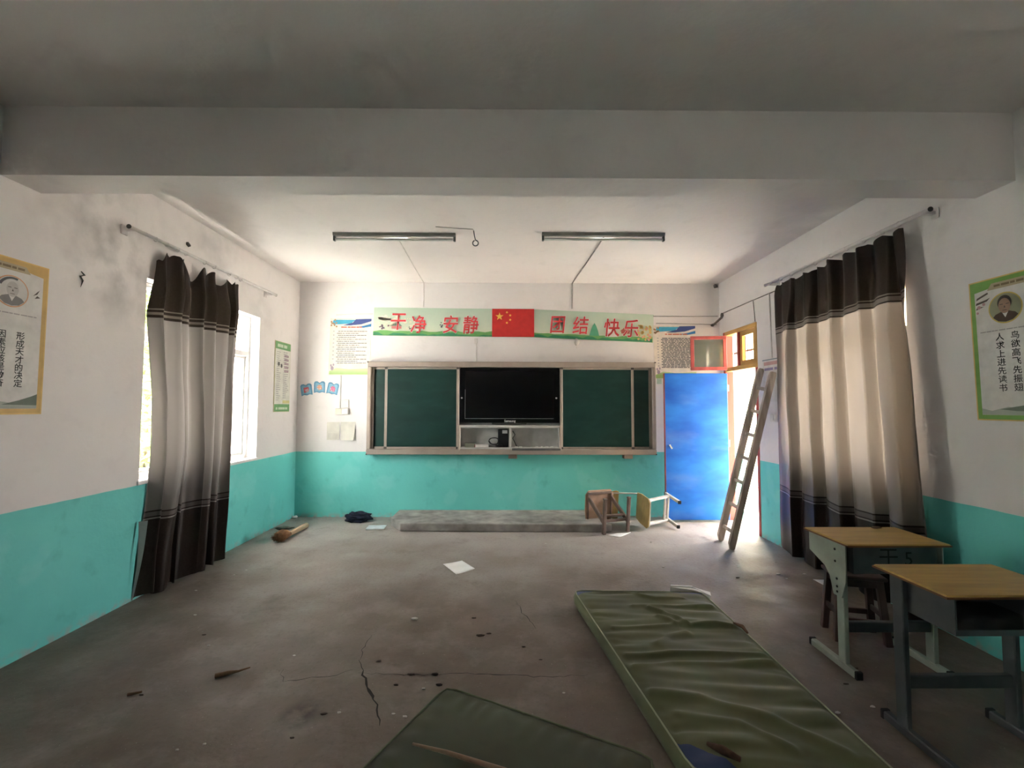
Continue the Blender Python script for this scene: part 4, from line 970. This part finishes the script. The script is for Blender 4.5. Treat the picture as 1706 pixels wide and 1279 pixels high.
def mattress(label, Q, hgt, nu, nv, wr, m, pipe):
    # Q: far-left, far-right, near-right, near-left corners on the ground plan
    t = thing('mattress', (sum(q[0] for q in Q)/4, sum(q[1] for q in Q)/4, 0), label, 'mattress')
    FL, FR, NR, NL = [Vector((q[0], q[1], 0)) for q in Q]
    def plan(u, v):
        p_ = (FL*(1-u)+FR*u)*(1-v)+(NL*(1-u)+NR*u)*v
        return p_
    cen = (FL+FR+NR+NL)/4
    def top(u, v):
        p_ = plan(u, v); e = min(u, 1-u, v*1.6, (1-v)*1.6)
        # rounded plan corners
        cu, cv = min(u, 1-u), min(v, 1-v)
        k_ = max(0, 1-cu/.06)*max(0, 1-cv/.04); p_ = p_+(cen-p_)*.02*k_
        z = hgt*(.93+.07*smooth(0, .08, e))+wr(u, v)*smooth(0, .05, e)*1.0
        return Vector((p_.x, p_.y, z))
    mb = MB(); bm = mb.bm; uvl = bm.loops.layers.uv.verify()
    V = mb.grid(nu, nv, top, lambda u, v: (u, v))
    ring = [V[i][0] for i in range(nu)]+[V[nu-1][j] for j in range(1, nv)]+[V[i][nv-1] for i in range(nu-2, -1, -1)]+[V[0][j] for j in range(nv-2, 0, -1)]
    n = len(ring); prev = ring; steps = 6
    for s_ in range(1, steps+1):
        f = s_/steps; cur = []
        for i, v0 in enumerate(ring):
            a, b_ = ring[(i-1) % n].co, ring[(i+1) % n].co; d = (b_-a); d.z = 0; d.normalize(); out = Vector((-d.y, d.x, 0))
            if out.dot(v0.co-cen) < 0: out = -out
            bul = .018*math.sin(f*PI)+.004*noise.noise(Vector((v0.co.x*9, v0.co.y*9, f*4)))*math.sin(f*PI)
            cur.append(bm.verts.new((v0.co.x+out.x*bul, v0.co.y+out.y*bul, v0.co.z*(1-f)+.004*f)))
        for i in range(n):
            fc_ = bm.faces.new((prev[i], prev[(i+1) % n], cur[(i+1) % n], cur[i]))
            for lp in fc_.loops: lp[uvl].uv = (.5, .5)
        prev = cur
    bm.faces.new(prev)
    pts = [v.co.copy()+Vector((0, 0, .002)) for v in ring]+[ring[0].co.copy()]
    o = mb.build('cover', m, t, True)
    MB().tube(pts, .0045, 5, False).build('piping', pipe, t, True)
    return t
def wr1(u, v):
    z = 0
    n1 = noise.noise(Vector((u*1.2, v*3, 0)))
    z += .006*math.sin(v*62+2.5*math.sin(u*3)+4*n1)*(.35+.65*max(0, noise.noise(Vector((u*2.0+3, v*7, 2)))+.35))
    z += .009*noise.noise(Vector((u*2.2, v*26, 5)))
    eu = min(u, 1-u); z += .0035*math.sin(v*150+3*noise.noise(Vector((u*4, v*9, 11))))*max(0, 1-eu/.32)*max(0, .5+noise.noise(Vector((u*3, v*6, 15))))
    z += .012*noise.noise(Vector((u*1.6, v*9, 7)))
    def ridge(pts, w, a):
        best = 9
        P_ = Vector((u*.95, v*1.75))
        for p_, q_ in zip(pts, pts[1:]):
            A_, B_ = Vector(p_), Vector(q_); d = B_-A_; t_ = max(0, min(1, (P_-A_).dot(d)/d.length_squared)); best = min(best, (P_-A_-d*t_).length)
        return a*math.exp(-(best/w)**2)
    z += ridge([(.42, .02), (.47, .10), (.55, .14), (.75, .135)], .02, .016)
    z += ridge([(.35, .27), (.55, .25), (.9, .27)], .022, .014)
    z += ridge([(.45, .30), (.52, .36), (.58, .50), (.60, .545)], .02, .022)
    z += ridge([(.46, .44), (.53, .53), (.60, .545), (.80, .53), (.93, .56)], .022, .018)
    z += ridge([(.10, .60), (.35, .58), (.52, .545)], .022, .014)
    z += ridge([(.30, .80), (.40, .70), (.55, .645)], .03, .016)
    z += ridge([(.06, .92), (.35, .88), (.7, .89), (.93, .87)], .022, .015)
    z += ridge([(.05, 1.05), (.3, .98), (.6, .985), (.93, .95)], .022, .013)
    z += ridge([(.05, 1.28), (.3, 1.30), (.6, 1.42), (.8, 1.6)], .035, .018)
    z += ridge([(.12, 1.42), (.4, 1.46), (.55, 1.6)], .03, .014)
    return z
MG = mattress_mat('mattress_olive', (.108, .116, .052), [(0, 0, .16, .055), (.0, 1, .34, .10), (.93, 0, .2, .03)])
MG2 = mattress_mat('mattress_dark_olive', (.066, .074, .040), [])
pip = mat('piping_green', (.34, .36, .24), .6); pip2 = mat('piping_dark_green', (.12, .14, .075), .6)
mattress('creased olive green mattress lying beside the desks', [(.515, 3.63), (1.50, 3.595), (1.53, 1.78), (.735, 1.86)], .112, 90, 230, wr1, MG, pip)
def wr2(u, v):
    z = .006*noise.noise(Vector((u*4, v*5, 9)))
    eu, ev = min(u, 1-u), min(v, 1-v)
    z += .006*math.sin(v*95+noise.noise(Vector((v*5, u, 1)))*4)*max(0, 1-eu/.12)
    z += .006*math.sin(u*70+noise.noise(Vector((u*5, v, 4)))*4)*max(0, 1-ev/.10)
    return z
a0 = Vector((-.315, 2.425, 0)); dd1 = Vector((.885, -.466, 0)).normalized(); dd2 = Vector((-.44, -.90, 0)).normalized()
q0, q1, q2, q3 = a0, a0+dd1*1.04, a0+dd1*1.04+dd2*1.75, a0+dd2*1.75
mattress('smooth dark olive mattress at the bottom of the view', [q0[:2], q1[:2], q2[:2], q3[:2]], .105, 70, 90, wr2, MG2, pip2)

# ------------------------------------------------------------------ loose things on the floor
stick = tag(MB().tube([(-.40, 1.995, .121), (-.25, 1.945, .122), (-.10, 1.888, .121), (.03, 1.84, .12)], [.005, .0085, .009, .008], 8).build('wooden_stick', mat('stick_wood', (.30, .19, .12), .6), None, True), 'thin wooden stick lying on the dark olive mattress', 'stick')
brk = mat('bark_brown', (.13, .07, .04), .85, var=.3, bump=.5)
def bark(pts, r, label, z=.0): return tag(MB().tube(pts, r, 7).build('bark_piece', brk, None, True), label, 'bark')
bark([(.835, 1.975, .132), (.88, 1.93, .138), (.93, 1.885, .134)], [.008, .018, .010], 'rough brown bark piece at the near corner of the creased mattress')
bark([(1.470, 3.03, .136), (1.49, 2.96, .146), (1.49, 2.90, .136)], [.006, .012, .007], 'small curled bark piece on the right edge of the creased mattress')
wpaper = mat('white_paper', (.80, .80, .80), .7, var=.03)
def sheet(name, P, z, label, curl=.004, m=wpaper):
    t = thing(name, (sum(p[0] for p in P)/4, sum(p[1] for p in P)/4, z), label, 'paper')
    A_, B_, C_, D_ = [Vector((p[0], p[1], z)) for p in P]
    def fn(u, v):
        q = (A_*(1-u)+B_*u)*(1-v)+(D_*(1-u)+C_*u)*v
        q.z += .002+curl*(abs(u-.5)*2)**2*(.5+.5*v); return q
    mb = MB(); mb.grid(8, 8, fn); o = mb.build('sheet', m, t, True, fix=False)
    sm = o.modifiers.new('thickness', 'SOLIDIFY'); sm.thickness = .0012
    return t
sheet('paper_sheet', [(-.635, 4.53), (-.46, 4.63), (-.315, 4.40), (-.475, 4.255)], 0, 'white paper sheet alone in the middle of the floor')
sheet('paper_sheet', [(1.19, 5.535), (1.33, 5.62), (1.50, 5.645), (1.31, 5.44)], 0, 'white paper sheet under the brown tipped chair')
sheet('paper_sheet', [(2.72, 4.13), (2.85, 4.12), (2.83, 3.99), (2.72, 4.0)], 0, 'small pale paper scrap on the floor near the right curtain')
t = thing('folded_paper', (1.45, 3.65, .0), 'folded white paper tucked at the far corner of the creased mattress', 'paper')
MB().prism([(1.31, 3.735, .10), (1.455, 3.67, .116), (1.45, 3.645, .118), (1.30, 3.715, .10)], (0, 0, .01)).build('roll', wpaper, t)
MB().prism([(1.455, 3.67, .116), (1.555, 3.575, .112), (1.53, 3.50, .114), (1.46, 3.645, .119)], (0, 0, .003)).build('flap', wpaper, t)
MB().prism([(1.30, 3.72, .002), (1.46, 3.66, .002), (1.555, 3.57, .002), (1.545, 3.64, .002), (1.40, 3.74, .002)], (0, 0, .095)).build('wad', wpaper, t)
# cloth heap
tag(MB().blob((-2.01, 6.20, .055), (.165, .11, .065), 3, .55, 4, 3.2).build('dark_cloth', mat('navy_cloth', (.012, .02, .045), .85, var=.3, scale=12, bump=.6), None, True), 'crumpled dark navy cloth on the floor beside the platform', 'cloth')
ob_ = thing('exercise_book', (-1.66, 5.86, 0), 'thin white exercise book on the floor left of the platform', 'book')
Mo = Matrix.Translation((-1.665, 5.85, .003)) @ Matrix.Rotation(.06, 4, 'Z')
MB().box(-.11, .11, -.085, .085, 0, .012, .001, Mo).build('pages', wpaper, ob_); MB().box(-.112, .112, -.087, .087, .012, .0145, 0, Mo).build('cover', mat('book_pale_blue', (.58, .64, .70), .5), ob_)
# hand broom
br = thing('hand_broom', (-2.57, 5.55, 0), 'short straw hand broom with a pale handle near the left wall', 'broom')
MB().tube([(-2.57, 5.42, .04), (-2.56, 5.62, .038), (-2.55, 5.86, .036)], [.026, .03, .034], 10).build('handle', mat('broom_handle', (.52, .37, .24), .7, var=.15, stretch=(6, .6, 6)), br, True)
mb = MB(); rnd = random.Random(8)
mb.tube([(-2.57, 5.44, .045), (-2.575, 5.38, .055), (-2.58, 5.31, .066), (-2.585, 5.25, .062)], [.03, .05, .066, .058], 14)
for i in range(260):
    a = rnd.uniform(0, 2*PI); r0_, r1_ = rnd.uniform(.02, .03), rnd.uniform(.03, .085)
    z0_, z1_ = .045+r0_*math.sin(a), max(.006, .062+r1_*.7*math.sin(a)); mb.tube([(-2.57+r0_*math.cos(a), 5.44, max(.008, z0_)), (-2.585+r1_*math.cos(a), 5.24+rnd.uniform(-.02, .05), z1_)], [.004, .003], 4)
o = mb.build('bristles', mat('broom_straw', (.30, .15, .07), .85, var=.3), br, True); o['kind'] = 'stuff'
MB().tube([(-2.57, 5.45, .04), (-2.57, 5.41, .04)], .032, 10).build('binding', mat('broom_binding', (.35, .2, .1), .8), br, True)
tag(MB().blob((-2.80, 5.80, .016), (.11, .05, .016), 9, .5, 3).build('dirty_rag', mat('rag_grey', (.16, .17, .14), .9, var=.3), None, True), 'flat dirty grey rag against the left wall', 'rag')
tag(MB().blob((-2.93, 6.36, .018), (.04, .03, .02), 4, .5).build('crumpled_tissue', wpaper, None, True), 'tiny crumpled white tissue in the back left corner', 'tissue')
# plaster chips, leaf bits
wc = mat('plaster_chip', (.62, .59, .55), .9); dk_ = mat('dry_leaf', (.055, .04, .03), .9, var=.3); tw = mat('twig_brown', (.16, .085, .04), .8)
for i, (x, y, r_) in enumerate([(2.486, 4.256, .022), (2.495, 4.153, .014), (2.725, 4.255, .02), (1.488, 4.445, .016), (-.678, 3.379, .026), (-2.494, 4.251, .012), (-2.455, 4.373, .012), (-1.32, 2.905, .010), (-.508, 2.341, .014), (-.573, 2.364, .010), (-.458, 2.567, .012), (-.846, 2.374, .012), (1.874, 2.407, .014), (1.66, 2.36, .016), (2.66, 4.6, .012), (2.21, 4.45, .010), (-1.38, 2.165, .010), (-1.48, 2.13, .009), (.30, 2.53, .008), (-2.3, 3.45, .012), (-2.6, 3.9, .011), (-1.92, 3.02, .012), (.42, 5.2, .012), (1.62, 5.25, .014)]):
    tag(MB().blob((x, y, r_*.3), (r_, r_*.6, r_*.32), i, .5, 1).build('plaster_chip', wc, None, False), 'small pale plaster chip scattered on the concrete floor', 'debris', 'plaster chips on the floor')
for i, (x, y, r_) in enumerate([(-.186, 3.137, .035), (-.13, 3.17, .02), (-.776, 2.837, .02), (-.559, 2.70, .02), (-.417, 2.70, .028), (-.38, 2.60, .02), (2.065, 4.169, .02), (-2.042, 3.159, .018), (-.33, 2.44, .02), (-.20, 2.45, .024), (-.92, 2.365, .02), (.10, 3.0, .015), (-.25, 3.4, .018), (-1.95, 2.52, .014), (1.88, 2.60, .018), (2.05, 2.75, .016), (.2, 2.85, .014), (-.62, 2.6, .018), (-1.0, 2.2, .014)]):
    tag(MB().blob((x, y, r_*.22), (r_, r_*.4, r_*.22), i+40, .6, 1).build('dry_leaf', dk_, None, False), 'dark dry leaf scrap scattered on the concrete floor', 'debris', 'dry leaf scraps on the floor')
tag(MB().tube([(-1.66, 2.675, .012), (-1.60, 2.70, .014), (-1.55, 2.715, .016), (-1.50, 2.745, .02)], [.012, .012, .006, .003], 6).build('twig', tw, None, True), 'short broken brown twig on the left part of the floor', 'twig')
tag(MB().tube([(-2.02, 2.515, .008), (-1.96, 2.535, .010)], [.008, .005], 6).build('twig', tw, None, True), 'stubby wood splinter on the floor near the left wall', 'twig')
tag(MB().blob((-2.93, 2.66, .012), (.035, .06, .012), 2, .4).build('leaf', dk_, None, True), 'large dark dead leaf against the left wall foot', 'leaf')
